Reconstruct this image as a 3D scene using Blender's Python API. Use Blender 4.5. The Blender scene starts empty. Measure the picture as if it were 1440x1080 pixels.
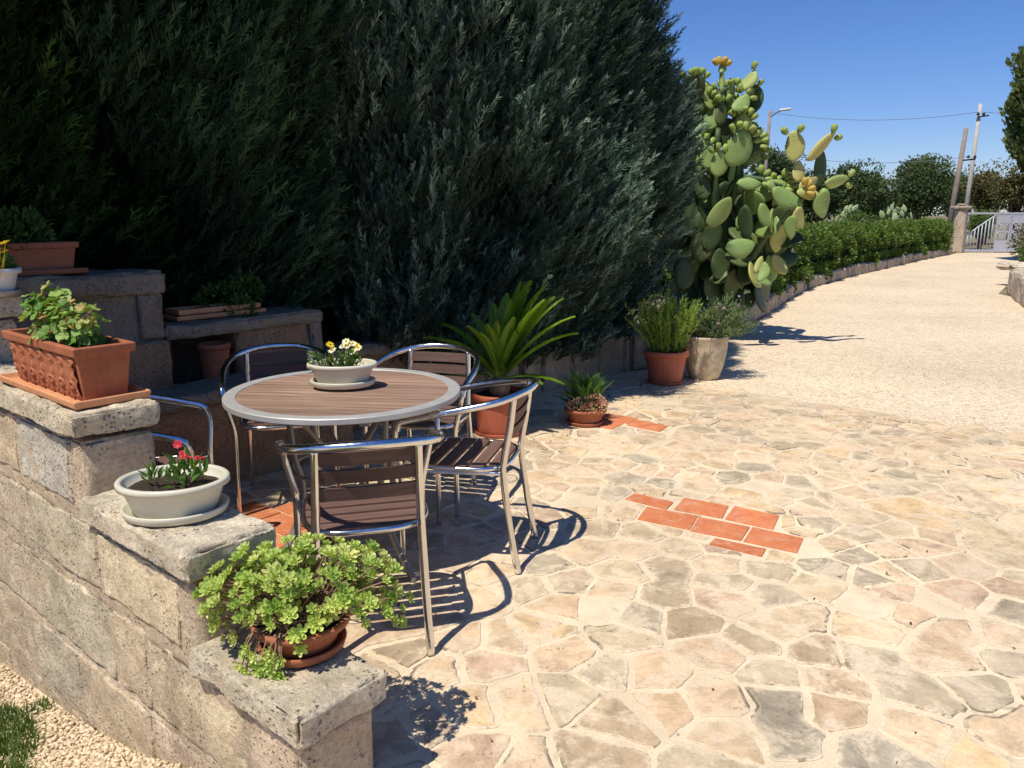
import bpy, math, random
import numpy as np
from mathutils import Vector, Matrix, noise as mnoise
R = math.radians
rng = np.random.default_rng(7)
random.seed(11)
scene = bpy.context.scene
COL = scene.collection

# ------------------------------------------------------------------ frame of the yard
def W(u, v, z=0.0):                       # yard axes: u runs along the front wall, v away from it
    return (.766*u + .643*v, -.643*u + .766*v, z)
UA = np.array([.766, -.643, 0.]); VA = np.array([.643, .766, 0.]); ZA = np.array([0., 0., 1.])

# ------------------------------------------------------------------ materials
def newmat(name):
    m = bpy.data.materials.new(name); m.use_nodes = True
    nt = m.node_tree; nt.nodes.clear()
    out = nt.nodes.new('ShaderNodeOutputMaterial')
    return m, nt, out
class NT:
    def __init__(s, name):
        s.m, s.nt, s.out = newmat(name)
    def n(s, t, **k):
        nd = s.nt.nodes.new('ShaderNode'+t)
        for a, b in k.items(): setattr(nd, a, b)
        return nd
    def l(s, a, b): s.nt.links.new(a, b)
    def coord(s, kind='Object'):
        return s.n('TexCoord').outputs[kind]
    def noise(s, vec, scale, detail=4, rough=.55, dist=0, out=0):
        nd = s.n('TexNoise'); s.l(vec, nd.inputs['Vector'])
        nd.inputs['Scale'].default_value = scale; nd.inputs['Detail'].default_value = detail
        nd.inputs['Roughness'].default_value = rough; nd.inputs['Distortion'].default_value = dist
        return nd.outputs[out]
    def vor(s, vec, scale, feature='F1', out='Distance', rnd=1):
        nd = s.n('TexVoronoi'); nd.feature = feature; s.l(vec, nd.inputs['Vector'])
        nd.inputs['Scale'].default_value = scale; nd.inputs['Randomness'].default_value = rnd
        return nd.outputs[out]
    def ramp(s, fac, stops, interp='LINEAR'):
        nd = s.n('ValToRGB'); nd.color_ramp.interpolation = interp
        el = nd.color_ramp.elements
        while len(el) > 1: el.remove(el[-1])
        for i, (p, c) in enumerate(stops):
            e = el[0] if i == 0 else el.new(p)
            e.position = p
            e.color = (c, c, c, 1) if not hasattr(c, '__len__') else (*c, 1)
        s.l(fac, nd.inputs[0]); return nd.outputs[0]
    def mix(s, fac, a, b, mode='MIX'):
        nd = s.n('Mix'); nd.data_type = 'RGBA'; nd.blend_type = mode
        for ii, v in ((0, fac), (6, a), (7, b)):
            inp = nd.inputs[ii]
            if hasattr(v, 'is_output'): s.l(v, inp)
            elif hasattr(v, '__len__'): inp.default_value = (*v, 1)
            else: inp.default_value = v if ii == 0 else (v, v, v, 1)
        return nd.outputs[2]
    def math(s, op, a, b=None, clamp=False):
        nd = s.n('Math'); nd.operation = op; nd.use_clamp = clamp
        for inp, v in ((nd.inputs[0], a), (nd.inputs[1], b)):
            if v is None: continue
            if hasattr(v, 'is_output'): s.l(v, inp)
            else: inp.default_value = v
        return nd.outputs[0]
    def attr(s, name, out='Fac'):
        nd = s.n('Attribute'); nd.attribute_name = name; return nd.outputs[out]
    def bump(s, h, strength=.5, dist=.01, prev=None):
        nd = s.n('Bump'); nd.inputs['Strength'].default_value = strength; nd.inputs['Distance'].default_value = dist
        s.l(h, nd.inputs['Height'])
        if prev is not None: s.l(prev, nd.inputs['Normal'])
        return nd.outputs[0]
    def pbr(s, col, rough=.8, metal=0, normal=None, spec=.3, sub=0):
        p = s.n('BsdfPrincipled')
        for nm, v in (('Base Color', col), ('Roughness', rough), ('Metallic', metal)):
            if hasattr(v, 'is_output'): s.l(v, p.inputs[nm])
            elif hasattr(v, '__len__'): p.inputs[nm].default_value = (*v, 1)
            else: p.inputs[nm].default_value = v
        p.inputs['Specular IOR Level'].default_value = spec
        if normal is not None: s.l(normal, p.inputs['Normal'])
        return p.outputs[0]
    def done(s, sh): s.l(sh, s.out.inputs[0]); return s.m

def leaf_mat(name, a, b, trans=.3, rough=.5, spec=.3, c=None, dead=None):
    t = NT(name); v = t.attr('var')
    col = t.mix(v, a, b) if c is None else t.ramp(v, [(0, a), (.55, b), (1, c)])
    if dead is not None: col = t.mix(t.ramp(v, [(.93, 0), (.97, 1)]), col, dead)
    nz = t.noise(t.coord(), 3.0, 2)
    col = t.mix(.5, col, t.mix(1, col, t.ramp(nz, [(.3, .55), (.7, 1.35)]), 'MULTIPLY'))
    p = t.pbr(col, rough, spec=spec)
    tr = t.n('BsdfTranslucent'); t.l(t.mix(1, col, (1.2, 1.15, .5), 'MULTIPLY'), tr.inputs[0])
    mx = t.n('MixShader'); mx.inputs[0].default_value = trans
    t.l(p, mx.inputs[1]); t.l(tr.outputs[0], mx.inputs[2])
    return t.done(mx.outputs[0])

def simple(name, col, rough=.7, metal=0, spec=.3, nscale=20, namt=.25, bump=0, bscale=80, bdist=.002):
    t = NT(name); co = t.coord()
    n1 = t.noise(co, nscale, 5, .6)
    c = t.mix(1, col, t.ramp(n1, [(.25, 1-namt), (.75, 1+namt)]), 'MULTIPLY')
    nm = t.bump(t.noise(co, bscale, 4, .6), bump, bdist) if bump else None
    rr = t.ramp(t.noise(co, nscale*1.7, 3), [(.3, max(0, rough-.08)), (.7, min(1, rough+.08))])
    return t.done(t.pbr(c, rr, metal, nm, spec))

M = {}
# weathered limestone blocks: tint attribute + lichen + pits
def stone_mat(name, dark=1.0, lich=.5):
    t = NT(name); co = t.coord('Object')
    tint = t.attr('tint', 'Color')
    big = t.noise(co, 5, 5, .6, .4)
    fine = t.noise(co, 60, 6, .7)
    med = t.noise(co, 20, 6, .65)
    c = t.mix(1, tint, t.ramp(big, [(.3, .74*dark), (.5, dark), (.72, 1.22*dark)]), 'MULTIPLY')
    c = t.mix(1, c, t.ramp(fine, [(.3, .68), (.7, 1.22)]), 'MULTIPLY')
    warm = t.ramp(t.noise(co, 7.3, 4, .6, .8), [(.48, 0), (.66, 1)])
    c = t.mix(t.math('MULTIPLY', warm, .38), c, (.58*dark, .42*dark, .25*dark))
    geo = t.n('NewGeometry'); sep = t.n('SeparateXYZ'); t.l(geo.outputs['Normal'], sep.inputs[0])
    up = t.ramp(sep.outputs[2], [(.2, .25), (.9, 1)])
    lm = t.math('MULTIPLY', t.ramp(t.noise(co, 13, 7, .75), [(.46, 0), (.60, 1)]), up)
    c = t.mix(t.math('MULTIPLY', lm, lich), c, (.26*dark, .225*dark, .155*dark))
    sp = t.ramp(t.noise(co, 150, 2, .6), [(.64, 0), (.70, 1)])
    c = t.mix(t.math('MULTIPLY', sp, .35), c, (.10, .08, .055))
    pit = t.ramp(t.vor(co, 58), [(.10, 0), (.30, 1)])
    pm = t.ramp(t.noise(co, 6, 4), [(.44, 1), (.54, 0)])
    stain = t.ramp(t.noise(co, 3.1, 7, .72, .8), [(.50, 0), (.70, .5)])
    c = t.mix(stain, c, t.mix(1, c, (.56, .54, .50), 'MULTIPLY'))
    pit = t.math('MAXIMUM', pit, pm)
    c = t.mix(1, c, t.ramp(pit, [(0, .55), (1, 1)]), 'MULTIPLY')
    nm = t.bump(med, .9, .012)
    nm = t.bump(fine, 1, .008, nm)
    nm = t.bump(t.noise(co, 160, 3, .7), .8, .003, nm)
    nm = t.bump(pit, 1, .006, nm)
    return t.done(t.pbr(c, .93, 0, nm, .15))
M['stone'] = stone_mat('weathered_limestone', 1.0, .38)
M['stone_back'] = stone_mat('shaded_limestone', .58, .3)  # darker limestone copy: tree shade put into the colour
# flagstones
def flag_mat():
    t = NT('flagstone'); co = t.coord('Object')
    tint = t.attr('tint', 'Color')
    big = t.noise(co, 1.2, 4, .6)
    med = t.noise(co, 9, 6, .65, .6)
    fine = t.noise(co, 70, 5, .7)
    c = t.mix(1, tint, t.ramp(med, [(.26, .62), (.5, 1), (.74, 1.26)]), 'MULTIPLY')
    stn = t.ramp(t.noise(co, 6, 5, .7, 1.2), [(.55, 0), (.72, 1)])
    c = t.mix(t.math('MULTIPLY', stn, .55), c, (.52, .37, .21))
    # dark pores in patches
    pm = t.ramp(t.noise(co, 3.5, 5, .65), [(.47, 0), (.58, 1)])
    po = t.ramp(t.noise(co, 70, 5, .8), [(.54, 0), (.61, 1)])
    c = t.mix(t.math('MULTIPLY', t.math('MULTIPLY', pm, po), .75), c, (.13, .11, .085))
    # mortar smeared over the stones
    sm = t.ramp(t.noise(co, 5.5, 9, .74, .6), [(.50, 0), (.57, 1)])
    ed = t.attr('edge')
    sm2 = t.math('MAXIMUM', t.math('MULTIPLY', sm, .72), t.math('MULTIPLY', ed, t.ramp(t.noise(co, 26, 6, .75), [(.40, 0), (.54, 1)])))
    c = t.mix(sm2, c, (.74, .60, .415))
    ck = t.math('MULTIPLY', t.ramp(ed, [(.35, 0), (.8, 1)]), t.ramp(t.noise(co, 2.3, 5, .75, 1.0), [(.545, 0), (.60, .85)]))
    c = t.mix(ck, c, (.17, .135, .09))
    gr = t.ramp(t.noise(co, 1.7, 6, .7, .8), [(.52, 0), (.72, .45)])
    c = t.mix(gr, c, t.mix(1, c, (.62, .60, .58), 'MULTIPLY'))
    c = t.mix(1, c, t.ramp(fine, [(.3, .84), (.7, 1.12)]), 'MULTIPLY')
    c = t.mix(1, c, t.ramp(big, [(.35, .9), (.65, 1.1)]), 'MULTIPLY')
    nm = t.bump(med, .6, .008); nm = t.bump(fine, .7, .0025, nm)
    return t.done(t.pbr(c, .85, 0, nm, .25))
M['flag'] = flag_mat()
def mortar_mat():
    t = NT('patio_mortar'); co = t.coord('Object')
    med = t.noise(co, 7, 6, .7); fine = t.noise(co, 120, 4, .7); big = t.noise(co, 1.0, 3)
    c = t.mix(t.ramp(med, [(.35, 0), (.7, 1)]), (.80, .66, .45), (.64, .51, .345))
    c = t.mix(1, c, t.ramp(fine, [(.3, .84), (.7, 1.1)]), 'MULTIPLY')
    dk = t.math('MULTIPLY', t.ramp(t.noise(co, 2.6, 6, .75, 1.5), [(.56, 0), (.66, 1)]), t.ramp(t.noise(co, 30, 3), [(.45, 0), (.6, .7)]))
    c = t.mix(dk, c, (.22, .18, .12))
    c = t.mix(1, c, t.ramp(big, [(.35, .9), (.65, 1.08)]), 'MULTIPLY')
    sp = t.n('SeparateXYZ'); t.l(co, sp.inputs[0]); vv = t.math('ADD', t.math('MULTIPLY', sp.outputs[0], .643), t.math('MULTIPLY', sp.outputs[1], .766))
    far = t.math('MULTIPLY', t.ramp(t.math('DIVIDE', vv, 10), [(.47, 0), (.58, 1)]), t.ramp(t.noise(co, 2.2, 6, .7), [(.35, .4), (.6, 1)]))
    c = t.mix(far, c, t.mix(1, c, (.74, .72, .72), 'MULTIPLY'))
    nm = t.bump(med, .6, .008); nm = t.bump(fine, .6, .002, nm)
    return t.done(t.pbr(c, .92, 0, nm, .15))
M['mortar'] = mortar_mat()
def gravel_mat():
    t = NT('pale_gravel'); co = t.coord('Object')
    v = t.n('TexVoronoi'); t.l(co, v.inputs['Vector']); v.inputs['Scale'].default_value = 75
    w = t.n('TexVoronoi'); t.l(co, w.inputs['Vector']); w.inputs['Scale'].default_value = 26
    sep = t.n('SeparateColor'); t.l(v.outputs['Color'], sep.inputs[0])
    sep2 = t.n('SeparateColor'); t.l(w.outputs['Color'], sep2.inputs[0])
    c = t.ramp(sep.outputs[0], [(0, (.50, .38, .25)), (.12, (.68, .54, .37)), (.5, (.79, .635, .43)), (1, (.89, .73, .51))])
    c = t.mix(1, c, t.ramp(sep2.outputs[1], [(0, .84), (.25, .97), (1, 1.05)]), 'MULTIPLY')
    c = t.mix(1, c, t.ramp(v.outputs['Distance'], [(.3, 1.05), (.85, .78)]), 'MULTIPLY')
    big = t.noise(co, .5, 4, .6, .5)
    c = t.mix(1, c, t.ramp(big, [(.3, .85), (.7, 1.06)]), 'MULTIPLY')
    trk = t.noise(co, 2.2, 5, .7)
    c = t.mix(t.ramp(trk, [(.58, 0), (.75, .5)]), c, (.58, .45, .31))
    h = t.math('SUBTRACT', 1.0, v.outputs['Distance'])
    nm = t.bump(h, .6, .008)
    nm = t.bump(w.outputs['Distance'], .5, .02, nm)
    return t.done(t.pbr(c, .95, 0, nm, .1))
M['gravel'] = gravel_mat()
M['earth'] = simple('dry_earth_and_grass', (.20, .17, .09), .95, nscale=1.5, namt=.5, bump=.8, bscale=12, bdist=.03)
M['grass'] = leaf_mat('grass_blades', (.06, .12, .02), (.16, .24, .06), .35)
def terra_mat(name, c1, c2, rough=.75):
    t = NT(name); co = t.coord()
    n1 = t.noise(co, 9, 5, .65); n2 = t.noise(co, 90, 4, .6)
    c = t.mix(t.ramp(n1, [(.3, 0), (.7, 1)]), c1, c2)
    eff = t.ramp(t.noise(co, 24, 6, .75, .5), [(.62, 0), (.78, .35)])
    c = t.mix(eff, c, (.50, .30, .19))
    c = t.mix(1, c, t.ramp(n2, [(.3, .88), (.7, 1.1)]), 'MULTIPLY')
    nm = t.bump(n2, .4, .0015)
    return t.done(t.pbr(c, rough, 0, nm, .3))
M['terra'] = terra_mat('terracotta', (.29, .090, .040), (.43, .155, .072))
M['terra_pl'] = terra_mat('terracotta_plastic', (.40, .10, .052), (.47, .135, .075), .42)
M['terra_lt'] = terra_mat('terracotta_saucer', (.58, .25, .11), (.64, .31, .15))
def tile_mat():
    t = NT('worn_terracotta_tile'); co = t.coord(); v = t.attr('var')
    c = t.mix(t.ramp(t.noise(co, 8, 6, .7), [(.3, 0), (.7, 1)]), (.52, .15, .058), (.66, .235, .10))
    c = t.mix(1, c, t.ramp(v, [(0, .84), (1, 1.12)]), 'MULTIPLY')
    c = t.mix(t.ramp(t.noise(co, 14, 8, .78, .4), [(.50, 0), (.68, .55)]), c, (.66, .44, .29))
    c = t.mix(t.ramp(t.noise(co, 60, 4, .75), [(.60, 0), (.68, .6)]), c, (.26, .13, .08))
    return t.done(t.pbr(c, .8, 0, t.bump(t.noise(co, 50, 5, .7), .6, .003), .25))
M['tile'] = tile_mat()
M['cream'] = simple('cream_plastic', (.62, .58, .44), .38, spec=.45, nscale=6, namt=.1, bump=.1, bscale=30)
M['white_pl'] = simple('white_plastic', (.70, .68, .62), .4, spec=.45, nscale=8, namt=.08)
M['soil'] = simple('potting_soil', (.045, .032, .022), .95, nscale=90, namt=.7, bump=1, bscale=120, bdist=.01)
M['iron'] = simple('dark_metal', (.05, .05, .055), .5, 0.6)
def alu():
    t = NT('polished_aluminium'); co = t.coord()
    c = t.mix(t.noise(co, 35, 3), (.70, .69, .67), (.86, .85, .83))
    r = t.ramp(t.noise(co, 60, 4, .7), [(.3, .10), (.75, .26)])
    return t.done(t.pbr(c, r, 1.0, t.bump(t.noise(co, 18, 2), .12, .002), .5))
M['alu'] = alu()
M['alu_matt'] = simple('brushed_aluminium', (.50, .49, .45), .5, .35, nscale=12, namt=.08)
M['alu_grey'] = simple('grey_painted_metal', (.33, .31, .28), .45, .5, nscale=12, namt=.15)
def wood(name, c1, c2, axis=0):
    t = NT(name); co = t.coord('Object')
    mp = t.n('Mapping'); sc = [60, 60, 60]; sc[axis] = 3.5; mp.inputs['Scale'].default_value = sc
    t.l(co, mp.inputs[0])
    g = t.noise(mp.outputs[0], 1, 6, .65, .6)
    v = t.attr('var')
    c = t.mix(t.ramp(g, [(.3, 0), (.7, 1)]), c1, c2)
    c = t.mix(1, c, t.ramp(v, [(0, .78), (1, 1.2)]), 'MULTIPLY')
    sc2 = t.ramp(t.noise(mp.outputs[0], .35, 3, .6, 1.5), [(.66, 0), (.72, .5)])
    c = t.mix(sc2, c, (.55, .42, .30))
    return t.done(t.pbr(c, .62, 0, t.bump(g, .5, .002), .3))
M['tabwood'] = wood('weathered_table_wood', (.20, .115, .075), (.40, .27, .19))
M['slatwood'] = wood('brown_chair_slats', (.10, .056, .042), (.18, .105, .08))

# ------------------------------------------------------------------ mesh builder
class MB:
    def __init__(s): s.v = []; s.f = []; s.a = []; s.sm = []
    def add(s, V, F, a=0.5, smooth=True):
        o = len(s.v); V = [tuple(map(float, p)) for p in V]
        s.v += V; s.f += [tuple(i+o for i in f) for f in F]
        if hasattr(a, '__len__'): s.a += list(a)
        else: s.a += [a]*len(V)
        s.sm += [smooth]*len(F)
    def box(s, lo, hi, mat=None, a=.5, bev=0):
        x0, y0, z0 = lo; x1, y1, z1 = hi
        if bev > 0: return s.rbox(lo, hi, bev, mat, a)
        V = [(x, y, z) for z in (z0, z1) for y in (y0, y1) for x in (x0, x1)]
        F = [(0, 2, 3, 1), (4, 5, 7, 6), (0, 1, 5, 4), (2, 6, 7, 3), (0, 4, 6, 2), (1, 3, 7, 5)]
        if mat is not None: V = [mat @ Vector(p) for p in V]
        s.add(V, F, a, False)
    def rbox(s, lo, hi, r, mat=None, a=.5, n=2):
        # rounded box through clamping
        lo = np.array(lo, float); hi = np.array(hi, float)
        V, F = box_grid(lo, hi, [max(1, 1)]*3, r, n)
        if mat is not None: V = [mat @ Vector(p) for p in V]
        s.add(V, F, a, True)
    def tube(s, path, r, seg=10, a=.5, cap=True, smooth_n=0, mat=None, sx=1, sy=1):
        P = [Vector(p) for p in path]
        rr = list(r) if hasattr(r, '__len__') else [r]*len(P)
        if smooth_n:
            Q = []; RR = []
            for i in range(len(P)-1):
                p0 = P[max(i-1, 0)]; p1 = P[i]; p2 = P[i+1]; p3 = P[min(i+2, len(P)-1)]
                for k in range(smooth_n):
                    t = k/smooth_n
                    Q.append(.5*((2*p1)+(p2-p0)*t+(2*p0-5*p1+4*p2-p3)*t*t+(3*p1-p0-3*p2+p3)*t**3))
                    RR.append(rr[i]*(1-t)+rr[i+1]*t)
            Q.append(P[-1]); RR.append(rr[-1]); P = Q; rr = RR
        if mat is not None: P = [mat @ p for p in P]
        n = len(P); T = []
        for i in range(n):
            d = (P[min(i+1, n-1)]-P[max(i-1, 0)])
            T.append(d.normalized() if d.length > 1e-9 else Vector((0, 0, 1)))
        N = T[0].orthogonal().normalized(); V = []; F = []
        for i in range(n):
            N = (N - T[i]*N.dot(T[i])).normalized(); B = T[i].cross(N)
            for k in range(seg):
                an = 2*math.pi*k/seg
                V.append(P[i]+N*math.cos(an)*rr[i]*sx+B*math.sin(an)*rr[i]*sy)
        for i in range(n-1):
            for k in range(seg):
                k2 = (k+1) % seg
                F.append((i*seg+k, i*seg+k2, (i+1)*seg+k2, (i+1)*seg+k))
        if cap:
            F.append(tuple(range(seg-1, -1, -1))); F.append(tuple((n-1)*seg+k for k in range(seg)))
        s.add(V, F, a)
    def lathe(s, prof, seg=40, c=(0, 0, 0), sx=1, sy=1, rot=0, a=.5, flute=None, close=False):
        V = []; F = []; n = len(prof); ca, sa = math.cos(rot), math.sin(rot)
        for (r, z) in prof:
            for k in range(seg):
                an = 2*math.pi*k/seg
                q = r*(1+(flute(an, z) if flute else 0))
                x, y = q*math.cos(an)*sx, q*math.sin(an)*sy
                V.append((c[0]+x*ca-y*sa, c[1]+x*sa+y*ca, c[2]+z))
        for i in range(n-1):
            for k in range(seg):
                k2 = (k+1) % seg
                F.append((i*seg+k, i*seg+k2, (i+1)*seg+k2, (i+1)*seg+k))
        if prof[0][0] > 1e-6: F.append(tuple(range(seg-1, -1, -1)))
        if prof[-1][0] > 1e-6: F.append(tuple((n-1)*seg+k for k in range(seg)))
        s.add(V, F, a)
    def build(s, name, mat, parent=None, loc=(0, 0, 0), tint=None):
        me = bpy.data.meshes.new(name); me.from_pydata(s.v, [], s.f)
        me.polygons.foreach_set('use_smooth', s.sm)
        at = me.attributes.new('var', 'FLOAT', 'POINT'); at.data.foreach_set('value', s.a)
        me.materials.append(mat); me.update()
        o = bpy.data.objects.new(name, me); COL.objects.link(o)
        o.location = loc
        if parent is not None: o.parent = parent
        return o

def box_grid(lo, hi, nseg, r, n=2):
    L = hi-lo
    def ticks(a, b, k):
        t = list(np.linspace(a, b, k+1))
        if r > 0:
            e = [a+r*(1-math.cos(math.pi/2*j/n)) for j in range(n+1)]
            t = e + [q for q in t if a+r < q < b-r] + [a+b-q for q in reversed(e)]
        return t
    tk = [ticks(lo[i], hi[i], nseg[i]) for i in range(3)]
    V = []; idx = {}; F = []
    def vid(p):
        key = (round(p[0], 6), round(p[1], 6), round(p[2], 6))
        if key not in idx: idx[key] = len(V); V.append(np.array(p, float))
        return idx[key]
    for ax in range(3):
        b, c = (ax+1) % 3, (ax+2) % 3
        for side, val in ((0, lo[ax]), (1, hi[ax])):
            for i in range(len(tk[b])-1):
                for j in range(len(tk[c])-1):
                    q = []
                    for (ii, jj) in ((i, j), (i+1, j), (i+1, j+1), (i, j+1)):
                        p = [0, 0, 0]; p[ax] = val; p[b] = tk[b][ii]; p[c] = tk[c][jj]; q.append(vid(p))
                    F.append(tuple(q) if side else tuple(reversed(q)))
    if r > 0:
        for i, p in enumerate(V):
            cl = np.minimum(np.maximum(p, lo+r), hi-r); d = p-cl; l = np.linalg.norm(d)
            if l > 1e-9: V[i] = cl+d/l*r
    return V, F

def emp(name, loc=(0, 0, 0), rz=0, label=None, cat=None, group=None):
    o = bpy.data.objects.new(name, None); COL.objects.link(o); o.location = loc; o.rotation_euler = (0, 0, rz)
    o.empty_display_size = .1
    return tag(o, label, cat, group)
def tag(o, label=None, cat=None, group=None, kind=None):
    if label: o['label'] = label
    if cat: o['category'] = cat
    if group: o['group'] = group
    if kind: o['kind'] = kind
    return o
def fast(name, V, F, var, mat, parent=None, smooth=False, loc=(0, 0, 0)):
    V = np.asarray(V, np.float32); F = np.asarray(F, np.int32); k = F.shape[1]
    me = bpy.data.meshes.new(name)
    me.vertices.add(len(V)); me.vertices.foreach_set('co', V.ravel())
    me.loops.add(F.size); me.loops.foreach_set('vertex_index', F.ravel())
    me.polygons.add(len(F)); me.polygons.foreach_set('loop_start', np.arange(0, F.size, k, dtype=np.int32))
    try: me.polygons.foreach_set('loop_total', np.full(len(F), k, np.int32))
    except Exception: pass
    me.polygons.foreach_set('use_smooth', np.full(len(F), smooth))
    at = me.attributes.new('var', 'FLOAT', 'POINT'); at.data.foreach_set('value', np.asarray(var, np.float32))
    me.materials.append(mat); me.update(calc_edges=True)
    o = bpy.data.objects.new(name, me); COL.objects.link(o); o.location = loc
    if parent is not None: o.parent = parent
    return o
def norm(a): return a/np.maximum(np.linalg.norm(a, axis=-1, keepdims=True), 1e-9)
def scatter(tV, tF, pos, zdir, scale, spin=None, xhint=None):
    """copies of template (tV,tF) at pos with local z along zdir; returns V,F"""
    n = len(pos); z = norm(zdir)
    h = rng.normal(size=(n, 3)) if xhint is None else xhint
    x = norm(np.cross(h, z)); y = np.cross(z, x)
    sc = np.broadcast_to(np.asarray(scale, float).reshape(-1, 1) if np.ndim(scale) < 2 else scale, (n, 3) if np.ndim(scale) == 2 else (n, 1))
    T = tV[None]*sc[:, None, :]
    V = pos[:, None]+T[..., 0:1]*x[:, None]+T[..., 1:2]*y[:, None]+T[..., 2:3]*z[:, None]
    F = tF[None]+(np.arange(n)*len(tV))[:, None, None]
    return V.reshape(-1, 3), F.reshape(-1, tF.shape[1])

# leaf templates -----------------------------------------------------
def leafT(w=.35, fold=.15, bend=.2):      # z length 1, rhombic folded leaf, quads
    V = np.array([[0, 0, 0], [w/2, fold*w, .45], [0, 0, .5], [-w/2, fold*w, .45], [0, -bend, 1]])
    F = np.array([[0, 1, 4], [0, 4, 3]])
    return V, F
def leafcard():                            # two triangles
    V = np.array([[0, 0, 0], [.28, .06, .5], [0, -.1, 1], [-.28, .06, .5]]); F = np.array([[0, 1, 2], [0, 2, 3]])
    return V, F
def sprayT(seed, flat=.6, n=22, w=.03, spread=.34):
    """feathery plume: stem along z length 1 with upswept side shoots all around"""
    r = np.random.default_rng(seed); V = []; F = []
    def sh(p, d, l, w):
        d = d/np.linalg.norm(d); s = np.cross(d, r.normal(size=3)); s /= np.linalg.norm(s)
        i = len(V); V.extend([p-s*w*.4, p+s*w*.4, p+d*l*.5+s*w*.5, p+d*l, p+d*l*.5-s*w*.5])
        F.extend([[i, i+1, i+2], [i, i+2, i+4], [i+4, i+2, i+3]])
    bend = np.array([.16*r.normal(), .16*r.normal(), 0])
    sh(np.zeros(3), np.array([0, 0, 1])+bend*.3, .6, w*.8); sh(bend*.25+np.array([0, 0, .5]), np.array([0, 0, 1])+bend, .5, w*.8)
    for k in range(n):
        t = .04+.86*k/n; az = r.uniform(0, 6.283)
        p = bend*t*t+np.array([0, 0, t]); l = spread*(1-.55*t)*r.uniform(.6, 1.35)
        d = np.array([math.cos(az)*.62, math.sin(az)*flat*.62, .85+.35*r.random()])
        sh(p, d, l, w*r.uniform(.8, 1.15))
        if k % 2 == 0:
            dd = d/np.linalg.norm(d); e = d+r.normal(size=3)*.45; sh(p+dd*l*.45, e, l*.6, w*.85)
    return np.array(V), np.array(F)

# ------------------------------------------------------------------ ground sheets
def sheet(name, pts, z, mat, sub=None):
    mb = MB(); mb.add([(x, y, z) for x, y in pts], [tuple(range(len(pts)))], smooth=False)
    return tag(mb.build(name, mat), kind='structure')
def yard_z(u, v):
    s_ = -(u+1.371); z = -.43*(1-math.exp(-max(0, s_-.36)*.95))*1.18 if s_ > .36 else 0
    z = max(z, -.44)
    fo = min(1, max(0, (u+7.5)/2.0))*min(1, max(0, (v+5.5)/2.0))
    return -.006+z*fo
US = [-7.5, -7, -6.5, -6, -5.5, -5, -4.6]+list(np.arange(-4.4, -1.19, .1))+[-1.2]; VS = [-5.5, -5, -4.5, -4, -3.5, -3, -2.5, -2, -1.5, -1]+list(np.arange(-.8, 1.01, .1))+[1.02]
HO = [(-7.5, -5.5), (-1.2, -5.5), (-1.2, 1.02), (-7.5, 1.02)]
mb = MB(); BIG = [(-500, -400), (500, -400), (500, 700), (-500, 700)]; inn = [W(*h) for h in HO]
mb.add([W(*b, -.012) for b in BIG]+[W(*h, -.012) for h in HO], [(0, 1, 5, 4), (1, 2, 6, 5), (2, 3, 7, 6), (3, 0, 4, 7)], smooth=False)
tag(mb.build('ground', M['earth']), kind='structure')
def yard(name, mat, dz, u0=-9, v0=-9):
    mb = MB(); V = [W(u, v, yard_z(u, v)+dz+.006*mnoise.noise(Vector((u*4, v*4, 0)))*(1 if -7 < u < -1.4 and -5 < v else 0)) for u in US for v in VS]; n = len(VS)
    mb.add(V, [(i*n+j, (i+1)*n+j, (i+1)*n+j+1, i*n+j+1) for i in range(len(US)-1) for j in range(n-1)]); tag(mb.build(name, mat), kind='structure')
yard('gravel_yard', M['gravel'], 0)
kerb = [(1.35, 7.35), (2.55, 9.2), (3.73, 11.38), (4.75, 13.4), (5.85, 15.47), (8.11, 18.7), (9.79, 20.88), (12.66, 24.68), (16.19, 29.08)]
drv = [W(-3.95, 5.9)[:2]]+kerb+[(17.1, 30.3), (25, 30.3), (17.5, 25), (12.9, 20), (9.0, 14.5), (8.4, 10.5), (12, 4), (16, -4), W(6, 5.9)[:2], W(1, 5.9)[:2]]
sheet('driveway', drv, -.004, M['gravel'])
sheet('patio', [W(-4.3, .95)[:2], W(-1.3, .95)[:2], W(-1.3, -2.5)[:2], W(6, -2.5)[:2]]+[W(u, 6.05+.05*math.sin(u*2.3)+.03*math.sin(u*7))[:2] for u in np.linspace(6, -4.3, 60)], 0, M['mortar'])

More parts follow.
